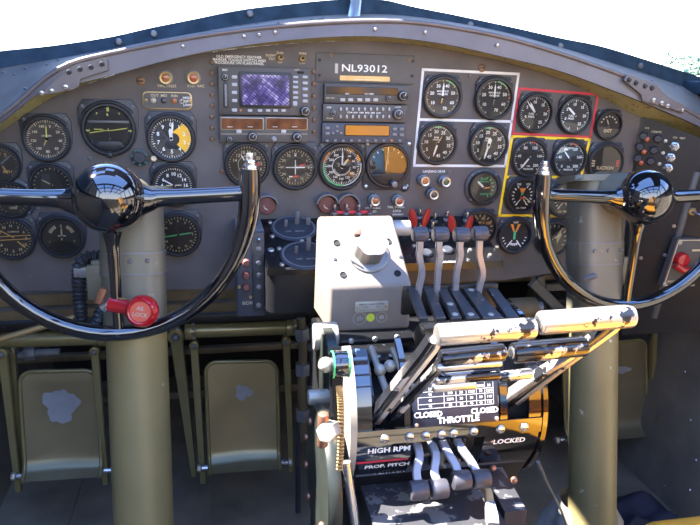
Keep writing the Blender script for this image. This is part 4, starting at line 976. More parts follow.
# ------------------------------------------------------------------ centre pedestal
QY, QZ, QR = -.44, .549, .110          # axis and radius of the quadrant drum (its axis runs across the cockpit)
QL, QRt = -.117, .116                  # its left and right ends
def onq(px, py, r=QR):                  # where this sight line meets the drum
    d = ray(px, py); oy, oz = EYE.y-QY, EYE.z-QZ
    a = d.y**2+d.z**2; b = 2*(oy*d.y+oz*d.z); c = oy*oy+oz*oz-r*r; D_ = b*b-4*a*c
    t = (-b-math.sqrt(max(D_, 0)))/(2*a); return EYE+d*t
def qang(p): return math.degrees(math.atan2(p.z-QZ, -(p.y-QY)))      # 0 = towards the seats, 90 = up
def qpt(x, ang, r=QR): return Vector((x, QY-r*math.cos(rad(ang)), QZ+r*math.sin(rad(ang))))
def qframe(x, ang, r=QR):
    n = Vector((0, -math.cos(rad(ang)), math.sin(rad(ang)))); xx = Vector((1, 0, 0)); yy = n.cross(xx)
    return Matrix.Translation(qpt(x, ang, r)) @ Matrix((xx, yy, n)).transposed().to_4x4()
def shell(mb, x0, x1, a0, a1, r0, r1, mt, n=14):
    cs = [[qpt(x, a0+(a1-a0)*i/n, r) for i in range(n+1)] for x, r in ((x0, r0), (x1, r0), (x1, r1), (x0, r1))]
    mb.loft(cs, mt)
ped = thing('control_pedestal', 'black centre pedestal with a rounded throttle quadrant and engraved plates', 'pedestal', Vector((-.015, QY, 0)))
# body under the drum
mb = MB()
prof = [(-.50, 0), (-.50, .43), (-.535, .49), (-.50, .535), (-.43, .545), (-.36, .556), (-.19, .556), (-.19, 0)]
MX = Matrix(((0, 0, 1), (1, 0, 0), (0, 1, 0))).to_4x4()          # (y, z, x) -> world
mb.prism(prof, QL+.006, QRt-.006, 'black', .004, MX); part(ped, 'body', mb)
XD = at(424, 290, -.40).x
mb = MB(); shell(mb, QL+.003, XD, -60, 20, .02, QR-.034, 'dark', 20); shell(mb, XD, QRt-.003, -60, 150, .02, QR-.020, 'dark', 30); part(ped, 'inner_drum', mb)
# side cheeks of the quadrant
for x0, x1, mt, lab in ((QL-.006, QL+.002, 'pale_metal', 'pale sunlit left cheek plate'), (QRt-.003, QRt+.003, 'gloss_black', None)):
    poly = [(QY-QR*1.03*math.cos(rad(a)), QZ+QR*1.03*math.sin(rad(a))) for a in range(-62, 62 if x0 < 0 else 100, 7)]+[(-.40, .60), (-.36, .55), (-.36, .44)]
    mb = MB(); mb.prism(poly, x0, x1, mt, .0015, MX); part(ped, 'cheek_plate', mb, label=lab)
aS = qang(onq(455, 432)); aT0, aT1 = qang(onq(455, 424)), qang(onq(455, 381)); aB = qang(onq(440, 470)); aD = qang(onq(470, 330))
print('angles screws %.0f plate %.0f..%.0f bottom %.0f deck %.0f' % (aS, aT0, aT1, aB, aD))
def xq(px, py): return onq(px, py).x
# the screw strip across the front
mb = MB(); shell(mb, QL, QRt, aS-4.2, aS+5.5, QR-.004, QR+.002, 'gloss_black', 6); st = part(ped, 'screw_strip', mb)
for x, y in ((384, 439), (409, 437), (425, 435), (441, 433), (453, 431), (473, 430), (500, 426), (524, 422)):
    mb = MB(); mb.lathe([(.0058, 0), (.0054, .0016), (.0036, .0034), (0, .0040)], 'screw', 16, qframe(xq(x, y), aS, QR+.002)); mb.box((0, 0, .0039), (.0062, .0011, .0006), 'dark', 0, qframe(xq(x, y), aS, QR+.002)); part(ped, 'screw', mb, st)
# engraved plates below the strip
xl1 = xq(411, 450); xr0 = xq(484, 440)
mb = MB(); shell(mb, QL+.002, xl1, aB-14, aS-4.2, QR-.004, QR, 'gloss_black'); lp = part(ped, 'pitch_plate', mb)
mb = MB(); shell(mb, xr0, QRt, aB-4, aS-4.2, QR-.004, QR, 'gloss_black'); rp2 = part(ped, 'lock_plate', mb)
mb = MB(); am = aS-15; shell(mb, QL+.004, xl1-.002, am-3.5, am-2.0, QR, QR+.0004, 'redpaint', 4); part(ped, 'red_line', mb, lp)
for s, x, y, sz, par in (('HIGH RPM', 389, 449.5, .0100, lp), ('PROP. PITCH', 387, 465, .0085, lp), ('LOW RPM', 389, 473, .0075, lp), ('LOCKED', 509, 440.5, .0095, rp2)):
    p = onq(x, y); mb = MB(); mb.text(s, sz, 'white', qframe(p.x, qang(p), QR+.0008), bold=.03, sx=1.12); part(ped, 'lettering', mb, par)
# slot bars between the propeller levers
for px_ in ((413, 427), (430, 441), (445, 458), (461, 476)):
    mb = MB(); a, b = xq(px_[0]+2, 455), xq(px_[1]-2, 455); shell(mb, a+.002, b-.002, aB, aS-4.2, QR-.012, QR-.004, 'semi_black'); part(ped, 'slot_bar', mb)
# throttle placard
pa, pb_ = xq(412.5, 405), xq(498, 398); ac = (aT0+aT1)/2; hh = rad(aT1-aT0)*QR
MF = qframe((pa+pb_)/2, ac, QR-.001); mb = MB(); w_ = pb_-pa
mb.prism(rrect(w_, hh, .003), -.002, .002, 'placard_blue', .0008, MF); pl = part(ped, 'throttle_placard', mb)
mb = MB()
zt = .0024
for y in (.30, .18, .02): mb.line(-.44*w_, y*hh, .44*w_, y*hh, .0005, 'white', zt, MF)
mb.line(-.44*w_, -.08*hh, .44*w_, -.08*hh, .0005, 'white', zt, MF)
for x in (-.44, -.14, 0, .12, .24, .34, .44): mb.line(x*w_, -.08*hh, x*w_, .44*hh, .0005, 'white', zt, MF)
part(ped, 'placard_grid', mb, pl)
mb = MB()
rng = random.Random(3)
for r_ in (.36, .24, .10, -.03):
    for x in (-.30, -.07, .06, .18, .29, .39): mb.text(rng.choice(('1200', '30', '2300', '46', '38', '110')), .0042, 'white', MF @ Matrix.Translation((x*w_, r_*hh, zt)), bold=.02)
part(ped, 'placard_figures', mb, pl)
for s, x, y, sz in (('CLOSED', -.33, -.22, .0088), ('CLOSED', .33, -.22, .0088), ('THROTTLE', .02, -.38, .0098)): mb = MB(); mb.text(s, sz, 'white', MF @ Matrix.Translation((x*w_, y*hh, zt)), bold=.035, sx=1.05); part(ped, 'lettering', mb, pl)
for x in (-.47, .47): mb = MB(); mb.lathe(SCREW_PROF(.0028, .002), 'screw', 12, MF @ Matrix.Translation((x*w_, -.43*hh, .002))); part(ped, 'screw', mb, pl)
# throttle slots either side of the placard: black shells
for x0, x1, a1 in ((QL+.001, QL+.020, 50), (pa-.010, pa-.003, 62), (pb_+.003, pb_+.012, 66), (QRt-.020, QRt, 72)):
    mb = MB(); shell(mb, x0, x1, aS+5.5, a1, QR-.006, QR, 'gloss_black'); part(ped, 'slot_shell', mb)
# mixture deck: flat bars with white worn spots, the levers rise between them
knobx = [(418.9, 234.3, 419, 288), (439.4, 234.3, 437, 287), (460.5, 234.7, 455.4, 288), (478.7, 233.6, 479, 289)]
Y0, Y1 = -.40, -.485
for bi, (b0, b1, f0, f1) in enumerate(((408, 417, 420, 428), (424, 433, 436, 446), (438.5, 447, 452, 462), (449.5, 458, 467, 480), (463.5, 476, 484, 504), (488, 497, 508, 520))):
    c4 = [at(b0, 288.5, Y0), at(b1, 288, Y0), at(f1, 318, Y1), at(f0, 318.5, Y1)]; mb = MB(); dn = Vector((0, 0, -.006))
    mb.add(c4+[p+dn for p in c4], [(0, 1, 2, 3), (7, 6, 5, 4)]+[(k, 4+k, 4+(k+1) % 4, (k+1) % 4) for k in range(4)], 'deck_worn'); b_ = part(ped, 'deck_bar', mb)
    up3 = (c4[1]-c4[0]).cross(c4[3]-c4[0]).normalized(); up3 = up3 if up3.z > 0 else -up3
    for u, v in ((), (), ((.5, .55), (.5, .88)), ((.5, .88),), ((.5, .06), (.5, .88)), ())[bi]:
        q = c4[0].lerp(c4[3], v).lerp(c4[1].lerp(c4[2], v), u); mb = MB(); mb.lathe(SCREW_PROF(.0042, .0012), 'pale_metal', 14, Matrix.Translation(q) @ up3.to_track_quat('Z', 'Y').to_matrix().to_4x4()); part(ped, 'screw', mb, b_)
mb = MB(); a, b = at(420, 320, Y1), at(524, 319, Y1); mb.box(((a.x+b.x)/2, Y1-.008, (a.z+b.z)/2-.006), (b.x-a.x, .022, .012), 'semi_black', .002); part(ped, 'deck_edge', mb)
mb = MB(); a, b = at(404, 287, Y0), at(500, 286, Y0); mb.box(((a.x+b.x)/2, Y0+.008, (a.z+b.z)/2-.02), (b.x-a.x, .008, .04), 'black', .002); part(ped, 'deck_back', mb)
# small lower housing with worn paint, in front of and below the drum
a, b = at(371, 493, -.575), at(502, 462, -.53)
mb = MB(); z1 = at(440, 488, -.56).z
x0, x1 = at(371, 493, -.575).x, at(496, 486, -.575).x
prof2 = [(-.665, 0), (-.665, z1-.045), (-.64, z1-.018), (-.50, z1-.012), (-.50, 0)]
mb.prism(prof2, x0, x1, 'housing_worn', .004, MX); lb = part(ped, 'lower_housing', mb, label='lower black housing, paint worn to bare metal')
x0, x1 = x1+.002, at(530, 492, -.60).x
mb = MB(); mb.prism([(-.60, 0), (-.60, z1-.012), (-.50, z1+.004), (-.50, 0)], x0, x1, 'housing_worn', .003, MX); part(ped, 'side_housing', mb)
for x, y in ((493, 468), (514, 480)): 
    p = at_z(x, y, z1+.012); mb = MB(); mb.ball(p, .0042, 'copper', 10); part(ped, 'rivet', mb)
# base plate carrying the grey box, with screws
tz = .598
mb = MB(); a, b = at(324, 345, -.325), at(412, 331, -.325); zz = (a.z+b.z)/2
mb.box((( a.x+b.x)/2, -.285, zz-.006), (b.x-a.x+.012, .10, .016), 'semi_black', .003); bp = part(ped, 'mounting_base', mb)
for x, y in ((351, 341), (375, 339), (397, 337)): mb = MB(); p = at(x, y, -.337); mb.lathe(SCREW_PROF(.0045, .003), 'screw', 12, Matrix.Translation(p) @ PR.to_4x4()); part(ped, 'screw', mb, bp)
mb = MB(); p = at(368, 352, -.36); mb.box((p.x, -.37, p.z), (.088, .06, .008), 'semi_black', .002)
for k in range(4): mb.lathe(SCREW_PROF(.0045, .002), 'screw', 12, Matrix.Translation((p.x-.032+k*.02, -.385, p.z+.004)))
part(ped, 'front_ledge', mb, label='black ledge with a row of pale screws')
# linkage rods seen in the gap left of the throttles
for q in (((371, 348, -.40), (388, 396, -.50)), ((393, 350, -.38), (402, 372, -.46)), ((352, 352, -.42), (361, 415, -.52))):
    mb = MB(); mb.cyl(at(*q[0]), at(*q[1]), .0045, 'pale_metal', seg=12); part(ped, 'linkage_rod', mb)
for x, y in ((390, 366), (380, 370)): mb = MB(); mb.ball(at(x, y, -.46), .008, 'pale_metal', 14); part(ped, 'ball_joint', mb)
mb = MB(); mb.ribbon([at(360, 352, -.47), at(364, 385, -.51), at(367, 415, -.525), at(369, 430, -.530)], (1, 0, 0), [.018, .020, .020, .018], .014, 'worn_black'); part(ped, 'side_frame', mb)

# ------------------------------------------------------------------ levers
def gripbar(mb, a, b, r, mt, hole=None):
    mb.cyl(a, b, r, mt, seg=28, bev=.003)
    if hole:
        d = (b-a).normalized(); p = hole; mb.cyl(p-d*.0006, p+d*.0004, r*.55, 'dark', seg=18)
tg = 'throttle levers'
def throttle(name_label, gy, ga, gb, rp, base, mt, arm_mt, aw, end, web, second=None, Yb=None):
    a, b = at(*ga, gy), at(*gb, gy); root = thing('throttle_lever', name_label, 'lever', Vector(a.lerp(b, .5)), tg)
    r = rp*depth(a.lerp(b, .5))/F
    mb = MB(); gripbar(mb, a, b, r, mt); gp = part(root, 'grip', mb)
    e = a if end == 'L' else b; s = 1 if end == 'L' else -1
    mb = MB(); f = b if end == 'L' else a; d = (b-a).normalized()*(1 if end == 'L' else -1)
    mb.cyl(f, f+d*.0012, r*.62, 'steel', seg=20); mb.cyl(f+d*.0011, f+d*.0016, r*.40, 'dark', seg=18); part(root, 'grip_end', mb, gp)
    e2 = e+Vector((s*r*.5, 0, 0)); q = onq(*base); 
    mid = e2.lerp(q, .5)+Vector((0, .002, .004))
    mb = MB(); mb.ribbon([e2+Vector((0, 0, r*.3)), e2.lerp(q, .12), mid, q.lerp(Vector((q.x, QY, QZ)), .15)], (q-e2).cross(Vector((1, 0, 0))), aw, .0075, arm_mt); part(root, 'arm', mb)
    if web:
        o_ = Vector((web, .004, -.006)); mb = MB(); mb.ribbon([e2+o_, e2.lerp(q, .12)+o_, mid+o_, q.lerp(Vector((q.x, QY, QZ)), .15)+o_], (q-e2).cross(Vector((1, 0, 0))), aw*.9, .010, 'worn_black'); part(root, 'arm_web', mb, label='black inner web of the arm')
    if second:
        for (ha, hb, hr, hm, hy) in second:
            a2, b2 = at(*ha, hy), at(*hb, hy); mb = MB(); gripbar(mb, a2, b2, hr*depth(a2)/F, hm); part(root, 'cross_bar', mb)
    return root
throttle('throttle with a silver worn upper grip bar at left, its arm angling down left', -.60, (436, 335), (534, 328), 11.2, (380, 424), 'worn_silver', 'worn_silver', .015, 'L', -.009, [((432, 388), (476, 385), 4.6, 'worn_silver', -.565)])
throttle('throttle with the silver worn upper grip bar farthest right, pale arm beneath', -.60, (539, 323), (632, 316), 12.0, (522, 404), 'worn_silver', 'worn_silver', .012, 'R', -.011)
throttle('inner throttle with black grip bar tucked under the left silver grip', -.585, (440, 359), (504, 352), 9.5, (393, 426), 'worn_black', 'worn_black', .013, 'L', 0, [((436, 368), (502, 363), 3.8, 'worn_silver', -.59), ((434, 380), (500, 374), 6.0, 'worn_black', -.578)])
throttle('inner throttle with half bare black grip bar under the right silver grip', -.585, (512, 353), (585, 346), 10.5, (503, 406), 'worn_black', 'worn_silver', .013, 'R', 0, [((498, 377), (532, 373), 5.5, 'worn_black', -.575)])
mg = 'mixture levers'
mlab = ['first grey mixture lever beside the grey box', 'second grey mixture lever from the grey box', 'third grey mixture lever from the grey box, in front of a red guard', 'fourth grey mixture lever, farthest from the grey box']
for i, (kx, ky, bx, by) in enumerate(knobx):
    Y = -.415; k = at(kx+1, ky, Y); q = at(bx, by, -.405)
    root = thing('mixture_lever', mlab[i], 'lever', q, mg)
    mb = MB(); mb.cyl(k-Vector((.0098, 0, 0)), k+Vector((.0098, 0, 0)), .0092, 'lever_knob', seg=26, bev=.002); kn = part(root, 'knob', mb)
    mb = MB()
    for j in range(12):
        a = 2*math.pi*j/12; mb.cyl(k+Vector((-.0066, .0092*math.cos(a), .0092*math.sin(a))), k+Vector((.0066, .0092*math.cos(a), .0092*math.sin(a))), .0008, 'lever_knob', seg=6)
    part(root, 'knurling', mb, kn)
    j = (k.x-q.x); sgn = (-1, 1, 1, -1)[i]
    pts = smooth([k, k+Vector((-.001*sgn, 0, -.016)), Vector((k.x*.6+q.x*.4+.001*sgn, Y+.002, k.z*.62+q.z*.38)), Vector((q.x-.0015*sgn, Y+.006, k.z*.3+q.z*.7)), q, q+Vector((0, .004, -.03))], 5)
    mb = MB(); mb.ribbon(pts, (1, 0, 0), .0085, .0055, 'lever'); part(root, 'arm', mb)
pg = 'propeller pitch levers'
plab = ['propeller lever at the left end of the front row', 'propeller lever second from the left in the front row', 'propeller lever third in the front row, tilted right', 'propeller lever nearest the LOCKED plate, tilted right']
for i, ((kx, ky), (bx, by)) in enumerate((((418.5, 490), (416, 442)), ((438.5, 489), (431, 442)), ((461, 480), (442, 440)), ((480.5, 479), (456, 438)))):
    q = onq(bx, by, QR-.008); Y = -.585; k = at(kx, ky, Y)
    root = thing('propeller_lever', plab[i], 'lever', q, pg)
    mb = MB(); mb.cyl(k-Vector((.0106, 0, 0)), k+Vector((.0106, 0, 0)), .0110, 'lever_knob', seg=26, bev=.0025); part(root, 'knob', mb)
    mb = MB(); pts = smooth([q+Vector((0, .012, .006)), q, q.lerp(k, .25)+Vector((.001 if i < 2 else -.002, -.008, .002)), q.lerp(k, .55)+Vector((-.003 if i < 2 else .001, -.006, .0)), k.lerp(q, .12), k], 5)
    mb.ribbon(pts, (1, 0, 0), .0095, .0055, 'lever'); part(root, 'arm', mb)
q = at(488, 492, -.585); k = at(492, 518, -.62); root = thing('lock_lever', 'pale lock lever below the propeller levers, nearest the bottom edge', 'lever', q)
mb = MB(); mb.ribbon([at(483, 484, -.575), q, k], (1, 0, 0), .010, .006, 'brass'); part(root, 'arm', mb)
mb = MB(); mb.ribbon([k.lerp(q, .5), k, k+(k-q)*.3], (1, 0, 0), [.011, .0145, .013], .011, 'lever'); part(root, 'handle', mb)

# ------------------------------------------------------------------ left flank: trim wheel, crank, chain
XL = QL-.012
tw = Vector((-.150, -.505, .475)); root = thing('trim_handwheel', 'dark grey trim wheel seen edge on at the left flank of the pedestal', 'wheel', tw)
MXn = Matrix.Translation(tw) @ Matrix.Rotation(rad(-90), 4, 'Y')
R_ = .085
mb = MB(); mb.lathe([(0, .004), (R_*.55, .006), (R_*.85, .006), (R_, .003), (R_, -.012), (R_*.9, -.014), (0, -.014)], 'wheel_dark', 56, MXn); dsc = part(root, 'disc', mb)
for a in (30, 75, 110, 145, 190, 250): mb = MB(); mb.lathe(SCREW_PROF(.0050, .004), 'copper', 10, MXn @ Matrix.Translation((R_*.78*math.cos(rad(a)), R_*.78*math.sin(rad(a)), .006))); part(root, 'bolt', mb, dsc)
mb = MB(); mb.lathe([(R_*1.005, .002), (R_*1.03, -.002), (R_*1.03, -.010), (R_*1.005, -.013)], 'wheel_dark', 56, MXn); part(root, 'rim', mb, dsc)
up_ = at(324, 366, -.36); root = thing('trim_housing', 'grey rounded gear plate above the trim wheel, left of the grey box', 'housing', up_)
mb = MB(); M2 = Matrix.Translation(up_) @ Matrix.Rotation(rad(-90), 4, 'Y'); mb.lathe([(0, .004), (.050, .004), (.054, .001), (.054, -.012), (0, -.012)], 'wheel_dark', 44, M2); part(root, 'plate', mb)
c_ = at(322, 336, -.33); mb = MB(); mb.cyl(c_+Vector((-.014, 0, 0)), c_+Vector((.022, 0, 0)), .020, 'nameplate', seg=32, bev=.003); part(root, 'bearing', mb)
c_ = at(318, 397, -.41); mb = MB(); mb.cyl(c_+Vector((-.014, 0, 0)), c_+Vector((.016, 0, 0)), .0105, 'nameplate', seg=24, bev=.003); part(root, 'stub', mb)
# tension knob with green ring
c_ = at(340.5, 364, -.56); root = thing('friction_knob', 'black friction knob with a thin green ring on a dark crank arm', 'knob', c_)
mb = MB(); mb.cyl(c_-Vector((.011, 0, 0)), c_+Vector((.010, 0, 0)), .0145, 'gloss_black', seg=32, bev=.003); kn = part(root, 'knob', mb)
mb = MB()
for x in (-.0088, .0078): mb.cyl(c_+Vector((x-.0008, 0, 0)), c_+Vector((x+.0008, 0, 0)), .0149, 'green_ring', seg=32)
part(root, 'ring', mb, kn)
mb = MB(); mb.ball(c_-Vector((.016, 0, 0)), .0085, 'pale_metal', 14); part(root, 'end_cap', mb)
mb = MB(); mb.ribbon([c_+Vector((-.004, .0, -.010)), at(336, 405, -.565), at(333, 425, -.57)], (1, 0, 0), [.014, .012, .012], .010, 'semi_black'); part(root, 'crank_arm', mb)
c_ = at(329, 431, -.59); root = thing('wing_nut', 'pale hexagonal nut on the trim crank beside the copper chain', 'nut', c_)
mb = MB(); da = Vector((-.5, -.8, .3)).normalized()*.010; mb.cyl(c_-da, c_+da, .0115, 'pale_metal', seg=6, bev=.002); part(root, 'nut_body', mb)
mb = MB(); mb.cyl(c_+Vector((-.006, .004, -.020)), c_+Vector((-.006, .002, .020)), .006, 'copper', seg=12, bev=.002); part(root, 'bolt', mb)
# chain
pts = smooth([at(337, 378, -.56), at(340, 390, -.565), at(341.5, 410, -.57), at(341.5, 440, -.575), at(340, 468, -.575)], 16)
mb = MB(); mb.ribbon(pts, (1, 0, 0), .0045, .0035, 'copper')
for i in range(0, len(pts), 2): mb.box(tuple(pts[i]+Vector((-.001, -.002, 0))), (.0075, .0035, .0022), 'brass', .0006)
solo('roller_chain', 'copper coloured chain hanging down the left flank of the pedestal', 'chain', mb, pts[len(pts)//2])
mb = MB(); mb.tube(smooth([at(346, 462, -.57), at(350, 490, -.575), at(356, 530, -.58)], 8), .0055, 'steel', 12); solo('drain_tube', 'thin steel tube running down beside the trim wheel', 'tube', mb, at(350, 490, -.53))
mb = MB(); mb.tube(smooth([at(538, 462, -.50), at(548, 485, -.45), at(562, 512, -.36), at(570, 535, -.30)], 8), .0024, 'steel', 8); solo('control_cable', 'thin pale cable slanting down right of the LOCKED plate', 'cable', mb, at(548, 485, -.45))

# ------------------------------------------------------------------ grey box with the hexagonal knob
Yb_, Yf = -.215, -.30
bl, br = at(316.5, 215, Yb_), at(393, 214.5, Yb_); fl, fr = at(329.5, 288, Yf), at(412.5, 283.5, Yf); flo = at(370, 331, Yf)
x0 = (bl.x+fl.x)/2; x1 = (br.x+fr.x)/2; zb = (bl.z+br.z)/2; zf = (fl.z+fr.z)/2
root = thing('control_box', 'sunlit pale grey box with a big scalloped knob on its sloping top', 'box', Vector(((x0+x1)/2, (Yb_+Yf)/2, flo.z)))
b = bmesh.new(); poly = [(Yf, flo.z), (Yf, zf), (Yb_, zb), (Yb_+.02, flo.z)]
vs = [[b.verts.new((xf if y == Yf else xb, y, z)) for y, z in poly] for xf, xb in ((fl.x, bl.x), (fr.x, br.x))]
b.faces.new(vs[0]); b.faces.new(vs[1][::-1])
for i in range(4): b.faces.new((vs[0][i], vs[1][i], vs[1][(i+1) % 4], vs[0][(i+1) % 4]))
bmesh.ops.recalc_face_normals(b, faces=list(b.faces))
bmesh.ops.bevel(b, geom=list(b.edges), offset=.006, segments=4, affect='EDGES', profile=.5)
mb = MB(); mb.bm(b, 'grey_box'); part(root, 'case', mb)
xx = Vector((1, 0, 0)); yy = Vector((0, Yb_-Yf, zb-zf)).normalized(); nn = xx.cross(yy); pc_ = Vector(((x0+x1)/2, (Yb_+Yf)/2, (zb+zf)/2))
MT = Matrix.Translation(pc_) @ Matrix((xx, yy, nn)).transposed().to_4x4()
kc = on_plane(368.5, 254, pc_, nn); MK = Matrix.Translation(kc) @ Matrix((xx, yy, nn)).transposed().to_4x4()
mb = MB(); mb.lathe([(.032, 0), (.032, .002), (.030, .0035), (.019, .004)], 'knob_silver', 40, MK); part(root, 'dial_plate', mb)
mb = MB()
hexp = [(.0232*(1+.05*math.cos(6*rad(9*i)))*math.cos(rad(9*i)), .0205*(1+.05*math.cos(6*rad(9*i)))*math.sin(rad(9*i))) for i in range(40)]
mb.prism(hexp, .003, .034, 'knob_silver', .0015, MK, 3); part(root, 'knob', mb, label='big faceted pale knob')
mb = MB(); mb.line(-.030, -.012, -.012, -.026, .0022, 'dark', .0042, MK); part(root, 'engraving', mb)
mb = MB(); mb.box((-.013, .036, .003), (.012, .009, .006), 'copper', .001, MK); part(root, 'pointer_stop', mb)
for x, y in ((336.5, 243), (388, 241.5), (343, 275), (397.5, 273.5)):
    p = on_plane(x, y, pc_, nn); mb = MB(); MM = Matrix.Translation(p) @ Matrix((xx, yy, nn)).transposed().to_4x4(); mb.lathe([(.0050, .0001), (.0052, .0012), (.0044, .0016), (.0036, .0006), (0, .0006)], 'dark', 18, MM); part(root, 'screw_hole', mb)
for x, y in ((335, 259.5), (400.5, 257)):
    p = on_plane(x, y, pc_, nn); mb = MB(); MM = Matrix.Translation(p) @ Matrix((xx, yy, nn)).transposed().to_4x4(); mb.lathe(SCREW_PROF(.003, .0015), 'bezel', 12, MM); part(root, 'screw', mb)
MFp = lambda x, y: Matrix.Translation(at(x, y, Yf-.0004)) @ PR.to_4x4()
s = pxm(1, Yf, 370, 310); Rt_ = Matrix.Rotation(rad(1), 4, 'Z')
mb = MB(); MM = MFp(371.5, 306.5); mb.prism(rrect(34*s, 11*s, 2*s), 0, .0012, 'nameplate', .0004, MM)
mb.text('REMOTE TURN CONTROL', 2.2*s, 'plate', MM @ Matrix.Translation((0, 2.6*s, .0014))); mb.text('TYPE              NO.', 2.2*s, 'plate', MM @ Matrix.Translation((0, -.4*s, .0014))); mb.text('—————————————', 1.9*s, 'plate', MM @ Matrix.Translation((0, -3.2*s, .0014)))
npl = part(root, 'nameplate', mb, label='pale metal nameplate')
for x in (-14.5, 14.5): m = MB(); m.lathe(SCREW_PROF(1.4*s, .001), 'brass', 10, MM @ Matrix.Translation((x*s, 0, .0012))); part(root, 'rivet', m, npl)
mb = MB(); MM = MFp(359.5, 318.5); mb.arc(-180, 180, 6.2*s, 6.9*s, 'nameplate', .0003, 30, MM); mb.text('dh', 7*s, 'nameplate', MM @ Matrix.Translation((0, 0, .0003))); part(root, 'inspection_stamp', mb)
mb = MB(); MM = MFp(381.5, 317); mb.arc(-180, 180, 5.0*s, 5.7*s, 'nameplate', .0003, 30, MM); mb.poly(rrect(5*s, 4*s, s), 'nameplate', .0003, MM); part(root, 'inspection_stamp', mb)
mb = MB(); mb.disc(0, 0, 4.3*s, 'decal_green', .0003, 24, MFp(370.5, 317.5)); part(root, 'decal', mb, label='round yellow green decal')

# ------------------------------------------------------------------ switch console behind the pedestal
root = thing('switch_console', 'black switch console below the dials, behind the grey box, with toggles and round plates', 'console', at(300, 240, -.07))
YcF = -.15
cl, cr_ = at(267, 266, YcF), at(504, 262, YcF); zbk = at(275, 219, -.004).z; zfr = (cl.z+cr_.z)/2; xr_ = cr_.x; xl_ = cl.x
def cpt(x, v): return Vector((x, -.003+(YcF+.003)*v, zbk+(zfr-zbk)*v))
yyc = (cpt(0, 0)-cpt(0, 1)).normalized(); nc = Vector((1, 0, 0)).cross(yyc); MC3 = Matrix((Vector((1, 0, 0)), yyc, nc)).transposed().to_4x4()
def onc(px, py): return on_plane(px, py, cpt(0, 0), nc)
prof3 = [(-.003, zbk-.03), (-.003, zbk), (YcF, zfr), (YcF, zfr-.014)]
mb = MB(); mb.prism(prof3, xl_, xr_, 'gloss_black' if False else 'semi_black', .004, MX); part(root, 'top_shelf', mb)
mb = MB(); zl = at(290, 313, YcF).z; xm = at(340, 290, YcF).x
cpoly = rrect(xm-xl_, .135, .018, 6, cx=(xl_+xm)/2, cy=YcF+.0675+.002)
mb.prism(cpoly, zl, zfr-.010, 'black', 0); part(root, 'deep_case', mb)
mb = MB(); mb.ribbon([Vector((xl_, YcF+.004, zfr-.003)), Vector((xm, YcF+.0, zfr-.003))], (0, 1, 0), .006, .005, 'grey_mid'); part(root, 'front_edge', mb)
for (x, y) in ((294, 229), (305, 256)):
    MM = Matrix.Translation(onc(x, y)) @ MC3; r = pxm(24, -.07, x, y)
    mb = MB(); mb.lathe([(r, .0003), (r, .002), (.9*r, .004), (0, .004)], 'bezel', 40, MM); mb.arc(-180, 180, .84*r, .92*r, 'grey_mid', .0043, 40, MM); dk = part(root, 'switch_plate', mb)
    for k, (dx, dy, h, w_) in enumerate(((-.35, .1, .018, .006), (.15, .3, .030, .008), (.62, .2, .018, .008))):
        m = MB(); m.box((dx*r, dy*r, h/2), (w_, .005, h), 'grey_mid', .0012, MM); part(root, 'toggle', m, dk)
    for a in (150, 210, 90):
        m = MB(); m.lathe(SCREW_PROF(.0045, .003), 'screw', 12, MM @ Matrix.Translation((1.12*r*math.cos(rad(a)), 1.12*r*math.sin(rad(a)), 0))); part(root, 'screw', m, dk)
    m = MB(); m.text('OFF    BOTH', .006, 'nameplate', MM @ Matrix.Translation((0, -.35*r, .0044))); part(root, 'lettering', m, dk)
m = MB(); m.lathe(SCREW_PROF(.006, .003), 'screw', 12, Matrix.Translation(onc(271, 250)) @ MC3); part(root, 'screw', m)
# toggles on the right half and behind the grey box
for (x, y) in ((408.5, 222), (419.5, 228), (431.5, 226), (434, 217), (446, 215), (466, 216), (419, 213), (334, 211), (346, 211), (358.5, 211), (370, 211)):
    p = onc(x, y+5); p.y = max(p.y, -.14) if y > 212 else -.012
    if y <= 212: p = at(x, y+3, -.014)
    MM = Matrix.Translation(p) @ MC3; mb = MB(); mb.lathe([(.0065, 0), (.0065, .003), (.005, .004), (.0045, .006)], 'grey_mid', 16, MM); mb.cyl(tuple(MM @ Vector((0, 0, .005))), tuple(MM @ Vector((0, .002, .020))), .0026, 'steel', .0036, bev=.001); part(root, 'toggle', mb)
mb = MB(); a, b = at(332, 212.5, -.010), at(372, 211.5, -.010); mb.box(tuple(a.lerp(b, .5)), ((b-a).length, .008, .006), 'redpaint', .001); part(root, 'gang_bar', mb, label='red gang bar joining four toggles')
for (x, y) in ((413, 218), (426, 218), (452, 224), (469, 225)):
    p = at(x, y, -.075 if y < 220 else -.09); mb = MB()
    pl_ = [(.0, -.018), (.010, -.014), (.012, .004), (.007, .018), (.001, .020), (-.004, .012), (-.005, -.010)]
    tilt = rad(-14 if x in (413, 452) else 14)
    MM = Matrix.Translation(p) @ Matrix.Rotation(tilt, 4, 'Y') @ Matrix(((0, 0, 1, 0), (1, 0, 0, 0), (0, 1, 0, 0), (0, 0, 0, 1))) @ Matrix.Rotation(rad(10), 4, 'X')
    MM = Matrix.Translation(p) @ Matrix.Rotation(tilt, 4, 'Y') @ Matrix.Rotation(rad(-28 if x in (413, 452) else 24), 4, 'Z') @ PR.to_4x4()
    el = [(.0072*math.cos(rad(a)), .018*math.sin(rad(a))) for a in range(0, 360, 20)]
    mb.prism(el, -.002, .002, 'red_guard', .001, MM); part(root, 'switch_guard', mb, label='raised red switch guard')
for x, y in ((414, 246), (426, 254), (447, 251), (403, 232), (470, 250), (490, 255), (497, 247)):
    mb = MB(); mb.lathe([(.011, 0), (.011, .004), (.009, .006), (0, .006)], 'bezel', 20, Matrix.Translation(onc(x, y)) @ MC3) if x in (426, 447) else mb.lathe(SCREW_PROF(.004, .003), 'screw', 12, Matrix.Translation(onc(x, y)) @ MC3)
    part(root, 'switch_boss' if x in (426, 447) else 'screw', mb)
